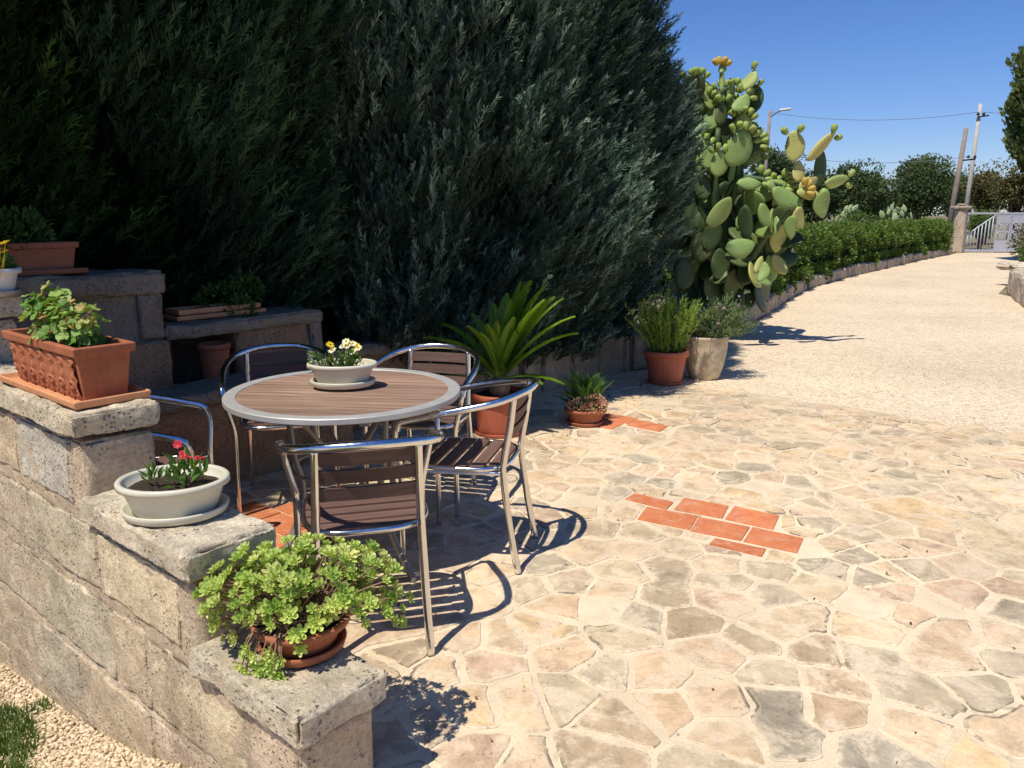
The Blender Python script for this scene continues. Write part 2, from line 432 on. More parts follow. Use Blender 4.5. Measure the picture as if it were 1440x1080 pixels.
# flagstones: power diagram of irregular cells, inset and roughened
TILES = [[(-2.018, 3.316), (-2.022, 3.416), (-1.799, 3.433), (-1.779, 3.321)],
 [(-1.751, 3.344), (-1.79, 3.521), (-1.561, 3.568), (-1.513, 3.393)], [(-1.501, 3.391), (-1.539, 3.58), (-1.314, 3.602), (-1.269, 3.415)],
 [(-1.826, 3.118), (-1.873, 3.286), (-1.615, 3.337), (-1.569, 3.163)], [(-1.563, 3.152), (-1.609, 3.331), (-1.364, 3.374), (-1.331, 3.199)],
 [(-1.322, 3.197), (-1.357, 3.38), (-1.123, 3.404), (-1.087, 3.23)], [(-1.428, 3.072), (-1.434, 3.144), (-1.206, 3.179), (-1.191, 3.096)],
 [(-3.06, 4.60), (-3.08, 4.745), (-2.82, 4.775), (-2.79, 4.60)], [(-2.785, 4.565), (-2.815, 4.735), (-2.545, 4.72), (-2.52, 4.56)], [(-3.05, 4.40), (-3.07, 4.585), (-2.82, 4.585), (-2.80, 4.40)],
 [(-3.46, 1.90), (-3.46, 2.06), (-3.22, 2.06), (-3.22, 1.90)], [(-3.21, 1.90), (-3.21, 2.06), (-2.96, 2.06), (-2.96, 1.90)], [(-3.30, 2.07), (-3.30, 2.23), (-3.06, 2.23), (-3.06, 2.07)],
 [(-3.10, 1.73), (-3.10, 1.89), (-2.86, 1.89), (-2.86, 1.73)], [(-2.95, 1.90), (-2.95, 2.06), (-2.70, 2.06), (-2.70, 1.90)], [(-3.35, 1.73), (-3.35, 1.89), (-3.11, 1.89), (-3.11, 1.73)]]
def pip(p, poly):
    c = False; j = len(poly)-1
    for i in range(len(poly)):
        if (poly[i][1] > p[1]) != (poly[j][1] > p[1]) and p[0] < (poly[j][0]-poly[i][0])*(p[1]-poly[i][1])/(poly[j][1]-poly[i][1])+poly[i][0]: c = not c
        j = i
    return c
def flagstones():
    r = random.Random(5)
    u0, u1, v0, v1 = -4.3, 3.6, -.6, 6.16
    pts = []; rad = []
    # dart throwing with varied radii
    tries = 0
    while tries < 26000:
        tries += 1
        p = (r.uniform(u0, u1), r.uniform(v0, v1)); k = r.random()
        rr = .072+.085*k*k
        ok = True
        for q, s in zip(pts, rad):
            d = (p[0]-q[0])**2+((p[1]-q[1])*1.12)**2
            if d < (rr+s)**2*.72: ok = False; break
        if ok: pts.append(p); rad.append(rr)
    P = np.array(pts); RD = np.array(rad)
    verts = []; faces = []; tint = []; edge = []; nbad = 0
    pal = [(.56, .43, .30), (.52, .41, .29), (.38, .34, .265), (.37, .345, .28), (.42, .38, .31), (.62, .46, .31), (.60, .44, .33), (.64, .48, .28), (.47, .39, .29), (.58, .46, .34), (.66, .52, .37), (.42, .37, .29), (.55, .41, .31)]
    key = lambda a: (round(a[0], 4), round(a[1], 4))
    cells = []
    for i, p in enumerate(P):
        d = np.hypot(P[:, 0]-p[0], P[:, 1]-p[1]); near = np.argsort(d)[1:26]
        poly = [(p[0]-.6, p[1]-.6, -1), (p[0]+.6, p[1]-.6, -1), (p[0]+.6, p[1]+.6, -1), (p[0]-.6, p[1]+.6, -1)]
        for j in near:
            q = P[j]; n = q-p; L = np.linalg.norm(n); n = n/L; off = L/2; out = []
            for k in range(len(poly)):
                a = poly[k]; b = poly[(k+1) % len(poly)]       # edge a->b carries a[2]
                da = (a[0]-p[0])*n[0]+(a[1]-p[1])*n[1]-off; db = (b[0]-p[0])*n[0]+(b[1]-p[1])*n[1]-off
                if da <= 0:
                    out.append(a)
                    if db > 0: t = da/(da-db); out.append((a[0]+(b[0]-a[0])*t, a[1]+(b[1]-a[1])*t, j))
                elif db <= 0:
                    t = da/(da-db); out.append((a[0]+(b[0]-a[0])*t, a[1]+(b[1]-a[1])*t, a[2]))
            poly = out
        cells.append(poly)
    grp = list(range(len(P))); size = [1]*len(P); order = list(range(len(P))); r.shuffle(order)
    for i in order:
        if grp[i] != i or size[i] > 1: continue
        want = r.choice((1, 1, 1, 2, 2, 3, 4)); mem = [i]
        while len(mem) < want:
            c = r.choice(mem); nb = [e[2] for e in cells[c] if e[2] >= 0 and grp[e[2]] == e[2] and size[e[2]] == 1 and e[2] not in mem]
            if not nb: break
            mem.append(r.choice(nb))
        for m_ in mem: grp[m_] = i; size[m_] = len(mem)
    groups = {}
    for i, g in enumerate(grp): groups.setdefault(g, []).append(i)
    queue = list(groups.items())
    def crosses(Q):
        Q = np.array(Q); n = len(Q); A0 = Q; B0 = np.roll(Q, -1, 0)
        def o(a, b, c): return (b[..., 0]-a[..., 0])*(c[..., 1]-a[..., 1])-(b[..., 1]-a[..., 1])*(c[..., 0]-a[..., 0])
        a, b = A0[:, None], B0[:, None]; c, d = A0[None], B0[None]
        X = (o(a, b, c)*o(a, b, d) < 0) & (o(c, d, a)*o(c, d, b) < 0)
        return X.any()
    def split(mem):
        if len(mem) > 1: queue.extend([(m_, [m_]) for m_ in mem])
    while queue:
        i, mem = queue.pop(0)
        nxt = {}
        for c in mem:
            poly = cells[c]
            for k in range(len(poly)):
                if poly[k][2] in mem: continue
                nxt[key(poly[k])] = key(poly[(k+1) % len(poly)])
        if not nxt: continue
        st = next(iter(nxt)); loop = [st]; cur = nxt[st]
        while cur != st and cur in nxt and len(loop) < 60: loop.append(cur); cur = nxt[cur]
        if cur != st or len(loop) < 3 or len(loop) != len(nxt): split(mem); continue
        def area(Q): return .5*sum(Q[k-1][0]*Q[k][1]-Q[k][0]*Q[k-1][1] for k in range(len(Q)))
        def hull(Q):
            Q = sorted(set(map(tuple, Q))); H = []
            for rng_ in (Q, Q[::-1]):
                h0 = len(H)
                for p_ in rng_:
                    while len(H) >= h0+2 and (H[-1][0]-H[-2][0])*(p_[1]-H[-2][1])-(H[-1][1]-H[-2][1])*(p_[0]-H[-2][0]) <= 0: H.pop()
                    H.append(p_)
                H.pop()
            return H
        if len(mem) > 1 and area(loop)/max(1e-9, area(hull(loop))) < .85: split(mem); continue
        cl_ = np.mean(loop, 0)
        near_t = [T for T in TILES if np.hypot(*(np.mean(T, 0)-cl_)) < .55]; skip = False
        for T in near_t:
            Tc = np.mean(T, 0); Te = [Tc+(np.array(a)-Tc)*1.03 for a in T]
            if area(Te) < 0: Te = Te[::-1]
            dense = [np.array(loop[k])+(np.array(loop[(k+1) % len(loop)])-np.array(loop[k]))*t for k in range(len(loop)) for t in (0, .25, .5, .75)]
            if not (any(pip(a, Te) for a in dense) or any(pip(a, loop) for a in Te)): continue
            if len(mem) > 1: skip = True; break
            best = None
            for k in range(4):
                a0 = Te[k]; e = Te[(k+1) % 4]-a0; nn = np.array([e[1], -e[0]])/np.linalg.norm(e); o_ = []     # outward normal
                for q_ in range(len(loop)):
                    a = np.array(loop[q_]); b = np.array(loop[(q_+1) % len(loop)]); da = (a-a0)@nn-.004; db = (b-a0)@nn-.004
                    if da >= 0: o_.append(tuple(a))
                    if (da < 0) != (db < 0): o_.append(tuple(a+(b-a)*(da/(da-db))))
                if len(o_) >= 3 and (best is None or area(o_) > area(best)): best = o_
            if best is None or area(best) < .0016: skip = None; break
            loop = best
        if skip: split(mem); continue
        if skip is None: continue
        pl = [np.array(loop[0])]
        for a in loop[1:]:
            if np.hypot(a[0]-pl[-1][0], a[1]-pl[-1][1]) > .022: pl.append(np.array(a))
        if len(pl) > 3 and np.linalg.norm(pl[0]-pl[-1]) < .022: pl.pop()
        if len(pl) < 3: continue
        q = []; qe = []; eg = [r.uniform(.001, .006) if r.random() < .6 else r.uniform(.006, .020) for _ in pl]
        for k in range(len(pl)):
            a, b = pl[k], pl[(k+1) % len(pl)]; L = np.linalg.norm(b-a)
            c = min(.33, r.uniform(.006, .020)/L); q.append(a+(b-a)*c); q.append(b+(a-b)*c); qe += [eg[k], (eg[k]+eg[(k+1) % len(pl)])/2]
        out = []; og = []
        for k in range(len(q)):
            a, b = q[k], q[(k+1) % len(q)]; L = np.linalg.norm(b-a); m = max(1, int(L/.014))
            for t in range(m): out.append(a+(b-a)*t/m); og.append(qe[k])
        n_ = len(out)
        if n_ < 12: continue
        out2 = []
        for k in range(n_):
            tg = out[(k+1) % n_]-out[k-1]; tg = tg/max(1e-9, np.linalg.norm(tg)); nn = np.array([-tg[1], tg[0]])
            a = out[k]; nz = abs(mnoise.noise(Vector((a[0]*7, a[1]*7, i*3.7))))*.012+abs(mnoise.noise(Vector((a[0]*32, a[1]*32, i*1.3))))*.008
            out2.append(a+nn*((og[k-1]+og[k]+og[(k+1) % n_])/3+nz))
        OO = np.array(out); o3 = [b for k, b in enumerate(out2) if np.hypot(OO[:, 0]-b[0], OO[:, 1]-b[1]).min() > .8*np.linalg.norm(b-out[k])]
        out2 = [b for k, b in enumerate(o3) if np.linalg.norm(b-o3[k-1]) > .003]
        if len(out2) < 12: split(mem); continue
        if crosses(out2): split(mem); continue
        cen = sum(out2)/len(out2)
        if len(mem) > 1 and not pip(cen, out2):
            cen = P[mem[0]].copy()
        if cen[0] < -1.25 and min(a[1] for a in out2) < 1.02: continue
        if crosses(out2): split(mem); continue
        # drop stones outside the patio edge
        if cen[1] > 6.09 or cen[0] < -4.2: continue
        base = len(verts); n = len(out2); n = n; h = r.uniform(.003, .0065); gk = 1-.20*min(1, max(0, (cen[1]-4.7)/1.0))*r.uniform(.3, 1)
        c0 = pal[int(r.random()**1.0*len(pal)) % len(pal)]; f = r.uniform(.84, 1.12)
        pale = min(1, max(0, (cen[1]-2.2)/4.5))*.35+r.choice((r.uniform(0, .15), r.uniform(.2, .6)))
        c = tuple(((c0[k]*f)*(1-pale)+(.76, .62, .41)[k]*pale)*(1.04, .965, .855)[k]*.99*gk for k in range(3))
        tx, ty = 0, 0
        rings = [(0, -.004, 1), (0, h*.5, 1), (.003, h*.95, 1), (.024, h, .0)]
        no = len(out2); nrm = []
        for k in range(no):
            tg = out2[(k+3) % no]-out2[k-3]; tg = tg/max(1e-9, np.linalg.norm(tg)); nrm.append(np.array([-tg[1], tg[0]]))
        O2 = np.array(out2); DD = np.linalg.norm(O2[:, None]-O2[None], axis=2); ii = np.arange(no); gapi = np.abs(ii[:, None]-ii[None]); gapi = np.minimum(gapi, no-gapi); DD[gapi <= 5] = 9
        lim = DD.min(1)*.30; lim = np.array([min(lim[(k+j) % no] for j in (-3, -2, -1, 0, 1, 2, 3)) for k in range(no)])
        if crosses([a+nn_*min(.024, lm_) for a, nn_, lm_ in zip(out2, nrm, lim)]):
            if len(mem) > 1: split(mem); continue
            lim = lim*.1
        for (ins, z, e) in rings:
            for a, nn_, lm_ in zip(out2, nrm, lim):
                b = a+nn_*min(ins, lm_)
                zz = z+((b[0]-cen[0])*tx+(b[1]-cen[1])*ty if z > 0 else 0)
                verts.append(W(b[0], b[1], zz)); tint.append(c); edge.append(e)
        for k in range(n):
            k2 = (k+1) % n
            for g in range(3): faces.append((base+g*n+k, base+g*n+k2, base+(g+1)*n+k2, base+(g+1)*n+k))
        faces.append(tuple(base+3*n+k for k in range(n)))
    print('FLAGBAD', nbad, len(groups))
    me = bpy.data.meshes.new('flagstone_paving'); me.from_pydata(verts, [], faces)
    at = me.attributes.new('tint', 'FLOAT_COLOR', 'POINT'); at.data.foreach_set('color', np.array([(*c, 1) for c in tint], np.float32).ravel())
    at = me.attributes.new('edge', 'FLOAT', 'POINT'); at.data.foreach_set('value', np.array(edge, np.float32))
    me.materials.append(M['flag']); me.update()
    o = bpy.data.objects.new('flagstone_paving', me); COL.objects.link(o); tag(o, kind='structure')
flagstones()
mb = MB()
for T in TILES:
    c = np.mean(T, 0); q = [c+(np.array(a)-c)*.985 for a in T]
    n = len(q); V = [W(a[0], a[1], -.003) for a in q]+[W(a[0], a[1], .0055) for a in q]+[W(*(c+(a-c)*.975), .0075) for a in q]
    F = [(8, 9, 10, 11) if False else (11, 10, 9, 8)]
    for k in range(4):
        k2 = (k+1) % 4; F += [(k2, k, 4+k, 4+k2), (4+k2, 4+k, 8+k, 8+k2)]
    mb.add(V, F, random.random(), False)
tag(mb.build('tile_inlay', M['tile']), kind='structure')

# ------------------------------------------------------------------ rough stone masonry
class Stone:
    def __init__(s): s.v = []; s.f = []; s.t = []
    def block(s, o, a, b, size, tint, res=.02, r=.01, amp=.006, seed=0, coarse=.0):
        L = np.array(size, float); nseg = [max(1, int(round(x/res))) for x in L]
        V, F = box_grid(np.zeros(3), L, nseg, r, 2)
        a = np.array(a); b = np.array(b); o = np.array(o, float); base = len(s.v)
        lo = np.zeros(3)+r; hi = L-r
        for p in V:
            cl = np.minimum(np.maximum(p, lo), hi); n = p-cl; l = np.linalg.norm(n); n = n/l if l > 1e-9 else n
            w = o+a*p[0]+b*p[1]+ZA*p[2]; wn = a*n[0]+b*n[1]+ZA*n[2]
            q = Vector(w)
            d = mnoise.fractal(q*11+Vector((seed, 0, 0)), .9, 2.1, 4)*amp+mnoise.noise(q*5+Vector((0, seed, 0)))*coarse
            cn = abs(mnoise.noise(q*24+Vector((0, 0, seed))))+max(0, mnoise.noise(q*13+Vector((0, 0, seed)))-.1)*2.2
            k = sum(1 for i in range(3) if abs(p[i]-cl[i]) > r*.25)
            if k > 1: d -= cn*amp*2.6
            w = w+wn*d
            s.v.append(tuple(w)); s.t.append(tint)
        s.f += [tuple(i+base for i in f) for f in F]
    def build(s, name, mat, parent=None):
        me = bpy.data.meshes.new(name); me.from_pydata(s.v, [], s.f)
        me.polygons.foreach_set('use_smooth', [True]*len(me.polygons))
        at = me.attributes.new('tint', 'FLOAT_COLOR', 'POINT'); at.data.foreach_set('color', np.array([(*c, 1) for c in s.t], np.float32).ravel())
        me.materials.append(mat); me.update()
        o = bpy.data.objects.new(name, me); COL.objects.link(o)
        if parent is not None:
            o.parent = parent; o.matrix_parent_inverse = Matrix.Translation(-Vector(parent.location)) if parent.rotation_euler.z == 0 else parent.matrix_world.inverted()
        return o
A = np.array([-.763, .645, 0.]); B = np.array([.645, .763, 0.]); W0 = np.array([-.48, 1.56, 0.])
def FW(s, b, z): return W0+A*s+B*b+ZA*z
PINK = (.66, .52, .36); GREYS = (.68, .58, .40); YEL = (.84, .69, .45); TAN = (.74, .60, .42); DRK = (.42, .38, .28)
fw = emp('stepped_stone_wall', (0, 0, 0), 0, 'sunlit stepped stone wall with three rough cap stones carrying planters', 'wall')
ms = Stone()
TH = .235
rs = random.Random(3)
# mortar core
for (s0, s1, z1) in ((.02, 3.6, .24), (.462, 3.6, .495), (1.085, 3.6, .755), (2.2, 3.6, 1.02)):
    z0 = {.24: -.02, .495: .22, .755: .48, 1.02: .74}[z1]
    ms.block(FW(s0+.004, .018, z0), A, B, (s1-s0-.008, TH-.022, z1-z0), PINK, .03, .012, .004, 1)
ms.block(FW(.026, .018, -.60), A, B, (3.56, TH-.028, .60), PINK, .04, .01, .004, 2)
def course(z0, z1, cuts, tints, res=.014):
    for k in range(len(cuts)-1):
        g = rs.uniform(.012, .028)
        ms.block(FW(cuts[k]+g*.5, .014+rs.uniform(-.004, .004), z0+g*.5), A, B, (cuts[k+1]-cuts[k]-g, TH-.016, z1-z0-g), tints[k], res if k < 5 else .03, .008, .007, rs.uniform(0, 50), .006)
T2 = (.72, .60, .42); T3 = (.72, .57, .38); T4 = (.78, .60, .42)
course(-.60, -.30, [.02, .52, 1.05, 1.50, 2.1, 2.9, 3.5], [T3, T2, T3, T2, T3, T2])
course(-.30, -.02, [.02, .38, .80, 1.34, 1.78, 2.4, 3.5], [T2, T4, T3, T2, T4, T3])
course(-.02, .262, [.02, .26, .78, 1.02, 1.62, 2.2, 3.0, 3.5], [T4, YEL, T3, GREYS, T2, T3, T2])
course(.275, .512, [.462, .55, 1.06, 1.62, 2.1, 2.8, 3.5], [T4, YEL, GREYS, T2, YEL, T3])
course(.53, .775, [1.085, 1.20, 1.66, 2.05, 2.6, 3.5], [PINK, (.66, .60, .48), T3, TAN, T2])
course(.80, 1.04, [2.2, 2.6, 3.5], [TAN, T3])
ms.build('masonry', M['stone'], fw)
for (s0, s1, z0, z1, ov, t) in ((-.012, .475, .262, .342, .026, (.72, .62, .45)), (.448, 1.11, .522, .602, .028, (.76, .65, .47)), (1.072, 2.23, .785, .862, .022, (.72, .62, .44)), (2.17, 3.6, 1.05, 1.13, .02, (.6, .55, .43))):
    cs = Stone(); cs.block(FW(s0, -.012, z0), A, B, (s1-s0, TH+.03, z1-z0), t, .010, .008, .009, s0*7+3, .007)
    cs.build('cap_stone', M['stone'], fw)

# shaded stepped wall behind the table
def BW(v, n, z): return np.array(W(-4.077+n, v, z))
bw = emp('garden_terrace_wall', (0, 0, 0), 0, 'shaded stepped terrace wall with an open niche and a ledge behind the table', 'wall')
bs = Stone(); ND = UA*1.0
def bblock(v0, v1, n0, n1, z0, z1, t, seed=1, amp=.006, co=.006): bs.block(BW(v0, n0, z0), VA, UA, (v1-v0, n1-n0, z1-z0), t, .04, .012, amp, seed, co)
G2 = (.50, .41, .30); G3 = (.64, .40, .23)
bblock(.2, 1.98, -.30, -.02, .5, 1.10, G2, 2)                 # recessed panel
bblock(1.85, 1.98, -.02, .008, .8, 1.045, G2, 3)
bblock(.2, 1.55, -.015, .006, .50, .80, G3, 4)
bblock(1.55, 1.98, -.30, .05, .0, .79, G3, 5)                 # pier left of the niche
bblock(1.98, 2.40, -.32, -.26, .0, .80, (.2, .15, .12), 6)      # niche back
bblock(2.40, 2.98, -.30, -.02, .0, .80, G3, 7)                 # right of the niche
bblock(2.90, 2.985, -.02, .01, .5, .80, G2, 7.5)
bblock(1.3, 2.98, .0, .29, -.02, .47, G3, 8)                   # low front tier
bblock(.2, 1.3, .0, .20, -.02, .47, G3, 8.5)
bblock(2.98, 3.80, -.30, -.03, -.02, .52, G3, 9)
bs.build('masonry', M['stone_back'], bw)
for (v0, v1, n0, n1, z0, z1) in ((.15, 2.0, -.32, .02, 1.04, 1.155), (1.985, 3.0, -.32, .01, .78, .86), (2.99, 3.82, -.32, .01, .51, .585), (1.25, 2.99, -.02, .32, .465, .545)):
    cs = Stone(); cs.block(BW(v0, n0, z0), VA, UA, (v1-v0, n1-n0, z1-z0), (.54, .45, .32), .03, .014, .009, v0*5, .008)
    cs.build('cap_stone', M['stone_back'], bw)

# low rubble wall under the cypresses, then the kerb that curves to the gate
def rubble(path, h, th, name, label, cat, bl=.35, res=.05, lean=0, tints=None, mat=None):
    root = emp(name, (0, 0, 0), 0, label, cat); st = Stone(); r = random.Random(9)
    P = [np.array((*p, 0.)) for p in path]
    for k in range(len(P)-1):
        d = P[k+1]-P[k]; L = np.linalg.norm(d); d = d/L; n = np.array([-d[1], d[0], 0]); s = 0
        while s < L-.02:
            l = min(L-s, bl*r.uniform(.6, 1.5))
            if L-s-l < .08: l = L-s
            hh = h*r.uniform(.86, 1.05)
            t = r.choice(tints or [TAN, YEL, PINK, GREYS])
            st.block(P[k]+d*s+ZA*(-.03)+n*r.uniform(0, .02), d, n, (l-.008, th, hh+.03), t, res, .02, .02, r.uniform(0, 90), .015)
            s += l
    st.build('masonry', mat or M['stone'], root); return root
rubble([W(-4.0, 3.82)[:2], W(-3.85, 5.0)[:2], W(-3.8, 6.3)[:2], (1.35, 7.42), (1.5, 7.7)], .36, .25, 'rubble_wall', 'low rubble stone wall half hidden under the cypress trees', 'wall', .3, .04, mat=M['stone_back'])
rubble(kerb, .25, .22, 'kerb_wall', 'long low stone kerb curving beside the hedge to the gate', 'wall', .55, .07, tints=[(.50, .42, .32), (.46, .38, .30), (.54, .45, .34)])  # kerb tints darkened: shade on its face put into the colour
rubble([(10.85, 16.4), (9.2, 14.6), (8.2, 12.6), (7.62, 11.4)], .42, .25, 'planting_bed_wall', 'pale stone bed wall at the right edge of the driveway', 'wall', .4, .06, tints=[(.55, .46, .36), (.6, .5, .38)])

# ------------------------------------------------------------------ chairs
def tubepart(name, paths, r, mat, parent, seg=12, sn=6):
    m = MB()
    for p in paths: m.tube(p, r, seg, smooth_n=sn)
    return m.build(name, mat, parent)
CH_L = [(.27, .215, .60), (.273, .195, .635), (.272, .13, .655), (.268, -.02, .69), (.225, -.175, .722), (.125, -.262, .745), (0, -.288, .752)]
ring = CH_L+[(-x, y, z) for x, y, z in reversed(CH_L[:-1])]
def seat_outline(n=48, hx=.205, hy=.215, p=3.2):
    out = []
    for k in range(n):
        t = 2*math.pi*k/n; c, s = math.cos(t), math.sin(t)
        out.append((hx*math.copysign(abs(c)**(2/p), c), .012+hy*math.copysign(abs(s)**(2/p), s)))
    return out
def make_chair():
    t = emp('bistro_chair')
    tubepart('arm_rail', [ring], .0150, M['alu'], t, 14, 8)
    for s in (1, -1):
        tubepart('leg', [[(s*.27, .215, .605), (s*.262, .222, .56), (s*.236, .215, .45), (s*.232, .215, .38), (s*.235, .215, .2), (s*.238, .215, .0)]], .0125, M['alu'], t)
        tubepart('leg', [[(s*.16, -.238, .735), (s*.163, -.225, .62), (s*.168, -.20, .47), (s*.171, -.198, .41), (s*.176, -.225, .2), (s*.182, -.262, 0)]], .0145, M['alu'], t)
        tubepart('side_rail', [[(s*.171, -.20, .418), (s*.205, 0, .42), (s*.234, .212, .42)]], .008, M['alu'], t, 8, 4)
    m = MB(); ol = seat_outline(); m.tube([(x, y, .437) for x, y in ol]+[(ol[0][0], ol[0][1], .437)], .011, 10, cap=False, smooth_n=2); m.build('seat_frame', M['alu'], t)
    m = MB(); w = .052; g = .0165; y = -.185
    def hx(yy):
        q = abs((yy-.012)/.208); return .198*max(0, 1-q**3.2)**(1/3.2)
    while y < .20:
        y2 = min(y+w, .217); ys = np.linspace(y, y2, 4); V = []
        for yy in ys:
            a = hx(yy)
            for z in (.433, .447): V += [(-a, yy, z), (a, yy, z)]
        F = []
        for k in range(3):
            b = 4*k; F += [(b+2, b+3, b+7, b+6), (b+4, b+5, b+1, b), (b, b+2, b+6, b+4), (b+5, b+7, b+3, b+1)]
        F += [(0, 1, 3, 2), (14, 15, 13, 12)]
        m.add(V, F, random.random(), False); y += w+g
    m.build('seat', M['slatwood'], t)
    m = MB()
    for z0 in (.556, .616, .676):
        n = 10; V = []; F = []
        for k in range(n+1):
            x = -.152+.304*k/n; c = -.032*(1-(x/.152)**2)
            for (dz, dy) in ((0, .004), (.046, -.007)):
                yb = -.208-(z0-.5)*.13+c*.35+dy
                V += [(x, yb-.006, z0+dz), (x, yb+.007, z0+dz)]
        for k in range(n):
            b = 4*k; F += [(b, b+4, b+6, b+2), (b+1, b+3, b+7, b+5), (b+2, b+6, b+7, b+3), (b, b+1, b+5, b+4)]
        F += [(0, 2, 3, 1), (4*n, 4*n+1, 4*n+3, 4*n+2)]
        m.add(V, F, random.random(), False)
    m.build('backrest', M['slatwood'], t)
    m = MB()
    for s in (1, -1):
        for z0 in (.579, .639, .699): m.lathe([(0, 0), (.006, .0), (.006, .004), (0, .006)], 8, (s*.14, -.215-(z0-.5)*.13, z0))
    return t
ch0 = make_chair()
def copy_tree(o, parent=None):
    c = o.copy(); COL.objects.link(c); c.parent = parent
    for ch in o.children: copy_tree(ch, c)
    return c
chairs = [((-.515, 2.575), 15, 'aluminium chair nearest to us, seen from behind beside the green succulent'),
          ((-.190, 3.215), 77, 'aluminium chair right of the table with its back toward the open patio'),
          ((-.445, 3.86), 166, 'aluminium chair behind the table, the one nearest the palm pot'),
          ((-1.165, 3.86), 198, 'aluminium chair behind the table, in shade by the wall niche'),
          ((-1.452, 2.946), -76, 'aluminium chair left of the table, mostly hidden behind the stone wall')]
for i, ((x, y), rz, lb) in enumerate(chairs):
    o = ch0 if i == 0 else copy_tree(ch0)
    o.location = (x, y, .006); o.rotation_euler = (0, 0, R(rz)); tag(o, lb, 'chair', 'bistro chairs around the table')

# ------------------------------------------------------------------ table
TX, TY, TZ = -.70, 3.19, .73
tb = emp('round_table', (TX, TY, .006), R(-6), 'round table with brown slatted top, grey metal rim and splayed legs', 'table')
m = MB(); Ri, Ro = .432, .483
m.lathe([(Ri, -.024), (Ro-.003, -.024), (Ro, -.021), (Ro, -.003), (Ro-.003, 0), (Ri+.002, 0), (Ri, -.002), (Ri, -.024)], 96)
m.f = [f for f in m.f if len(f) == 4]; m.sm = [False]*len(m.f)
m.build('table_rim', M['alu_matt'], tb, (0, 0, .724))
m = MB(); n = 17; wd = 2*Ri/n
for k in range(n):
    y0 = -Ri+k*wd+.0025; y1 = y0+wd-.005; V = []; ys = np.linspace(y0, y1, 5)
    for yy in ys:
        a = math.sqrt(max(0, Ri*Ri-yy*yy))+.0005
        for z in (.702, .7205): V += [(-a, yy, z), (a, yy, z)]
    F = []
    for q in range(4):
        b = 4*q; F += [(b+2, b+3, b+7, b+6), (b+4, b+5, b+1, b), (b, b+2, b+6, b+4), (b+5, b+7, b+3, b+1)]
    F += [(0, 1, 3, 2), (4*4+2, 4*4+3, 4*4+1, 4*4)]
    m.add(V, F, random.random(), False)
m.build('tabletop', M['tabwood'], tb)
m = MB()
for s in (-1, 1): m.box((s*.2-.018, -.40, .68), (s*.2+.018, .40, .70))
m.box((-.40, -.015, .672), (.40, .015, .68)); m.build('cross_bar', M['alu_grey'], tb)
for k in range(4):
    an = R(45+90*k+8); c, s = math.cos(an), math.sin(an)
    m = MB(); pr = [(.27, .68), (.255, .5), (.225, .38), (.235, .27), (.30, .14), (.40, .02), (.41, 0)]
    m.tube([(q*c, q*s, z) for q, z in pr], .016, 8, smooth_n=5, sx=.7, sy=1.3); m.build('leg', M['alu_grey'], tb)
    m = MB(); m.tube([(.05*c, .05*s, .44), (.16*c, .16*s, .56), (.255*c, .255*s, .675)], .013, 8, smooth_n=3, sx=.6, sy=1.4); m.build('brace', M['alu_grey'], tb)
m = MB()
m.tube([(.235*math.cos(t), .235*math.sin(t), .40) for t in np.linspace(0, 2*math.pi, 25)], .008, 8)
m.lathe([(.0, .40), (.055, .40), (.06, .42), (.06, .45), (.05, .46), (0, .46)], 20)
m.build('leg_hub', M['alu_grey'], tb)

# ------------------------------------------------------------------ pots
def pot_prof(rt, rb, h, rim=.025, rimo=.012, th=.01):
    return [(0, 0), (rb-.005, 0), (rb, .006), (rb+(rt-rb)*(1-rim/h)*.995, h-rim), (rt+rimo, h-rim), (rt+rimo, h-.004), (rt+rimo-.004, h), (rt-th+.004, h), (rt-th, h-.006), (rt-th-.004, h-.035), (0, h-.035)]
def round_pot(root, rt, rb, h, mat, rim=.03, rimo=.01, sauc=None, sx=1, sy=1, rot=0, flute=0, smat=None, soil=True, z0=0, nfl=22, smr=None):
    zz = z0
    if sauc:
        m = MB(); a = sauc
        m.lathe([(0, 0), (a-.012, 0), (a, .006), (a+.006, .024), (a+.004, .028), (a-.004, .026), (a-.012, .010), (0, .010)], 48, sx=sx, sy=sy, rot=rot)
        m.build('saucer', smat or mat, root, (0, 0, z0)); zz = z0+.0115
    m = MB(); fl = (lambda an, z: flute*(.5+.5*math.cos(an*nfl)) if .01 < z < h-rim-.005 else 0) if flute else None
    P = pot_prof(rt, rb, h, rim, rimo)
    P = P[:3]+[(P[2][0]+(P[3][0]-P[2][0])*t, P[2][1]+(P[3][1]-P[2][1])*t) for t in (.03, .3, .6, .97)]+P[3:]
    P = P[:-1]
    m.lathe(P+[(0, P[-1][1])], 96 if flute else 56, sx=sx, sy=sy, rot=rot, flute=fl)
    m.build('pot', mat, root, (0, 0, zz))
    if soil:
        m = MB(); rr = rt-.018; V = [(0, 0, .004)]; ns = 36
        for j in range(1, 7):
            for k in range(ns):
                an = 2*math.pi*k/ns; q = rr*j/6; x, y = q*math.cos(an)*sx, q*math.sin(an)*sy
                V.append((x*math.cos(rot)-y*math.sin(rot), x*math.sin(rot)+y*math.cos(rot), .006*mnoise.noise(Vector((x*60, y*60, h)))))
        F = [(0, 1+k, 1+(k+1) % ns) for k in range(ns)]
        for j in range(5):
            for k in range(ns): F.append((1+j*ns+k, 1+(j+1)*ns+k, 1+(j+1)*ns+(k+1) % ns, 1+j*ns+(k+1) % ns))
        m.add(V, F); m.build('soil', M['soil'], root, (0, 0, zz+h-.028))
    return zz+h-.028

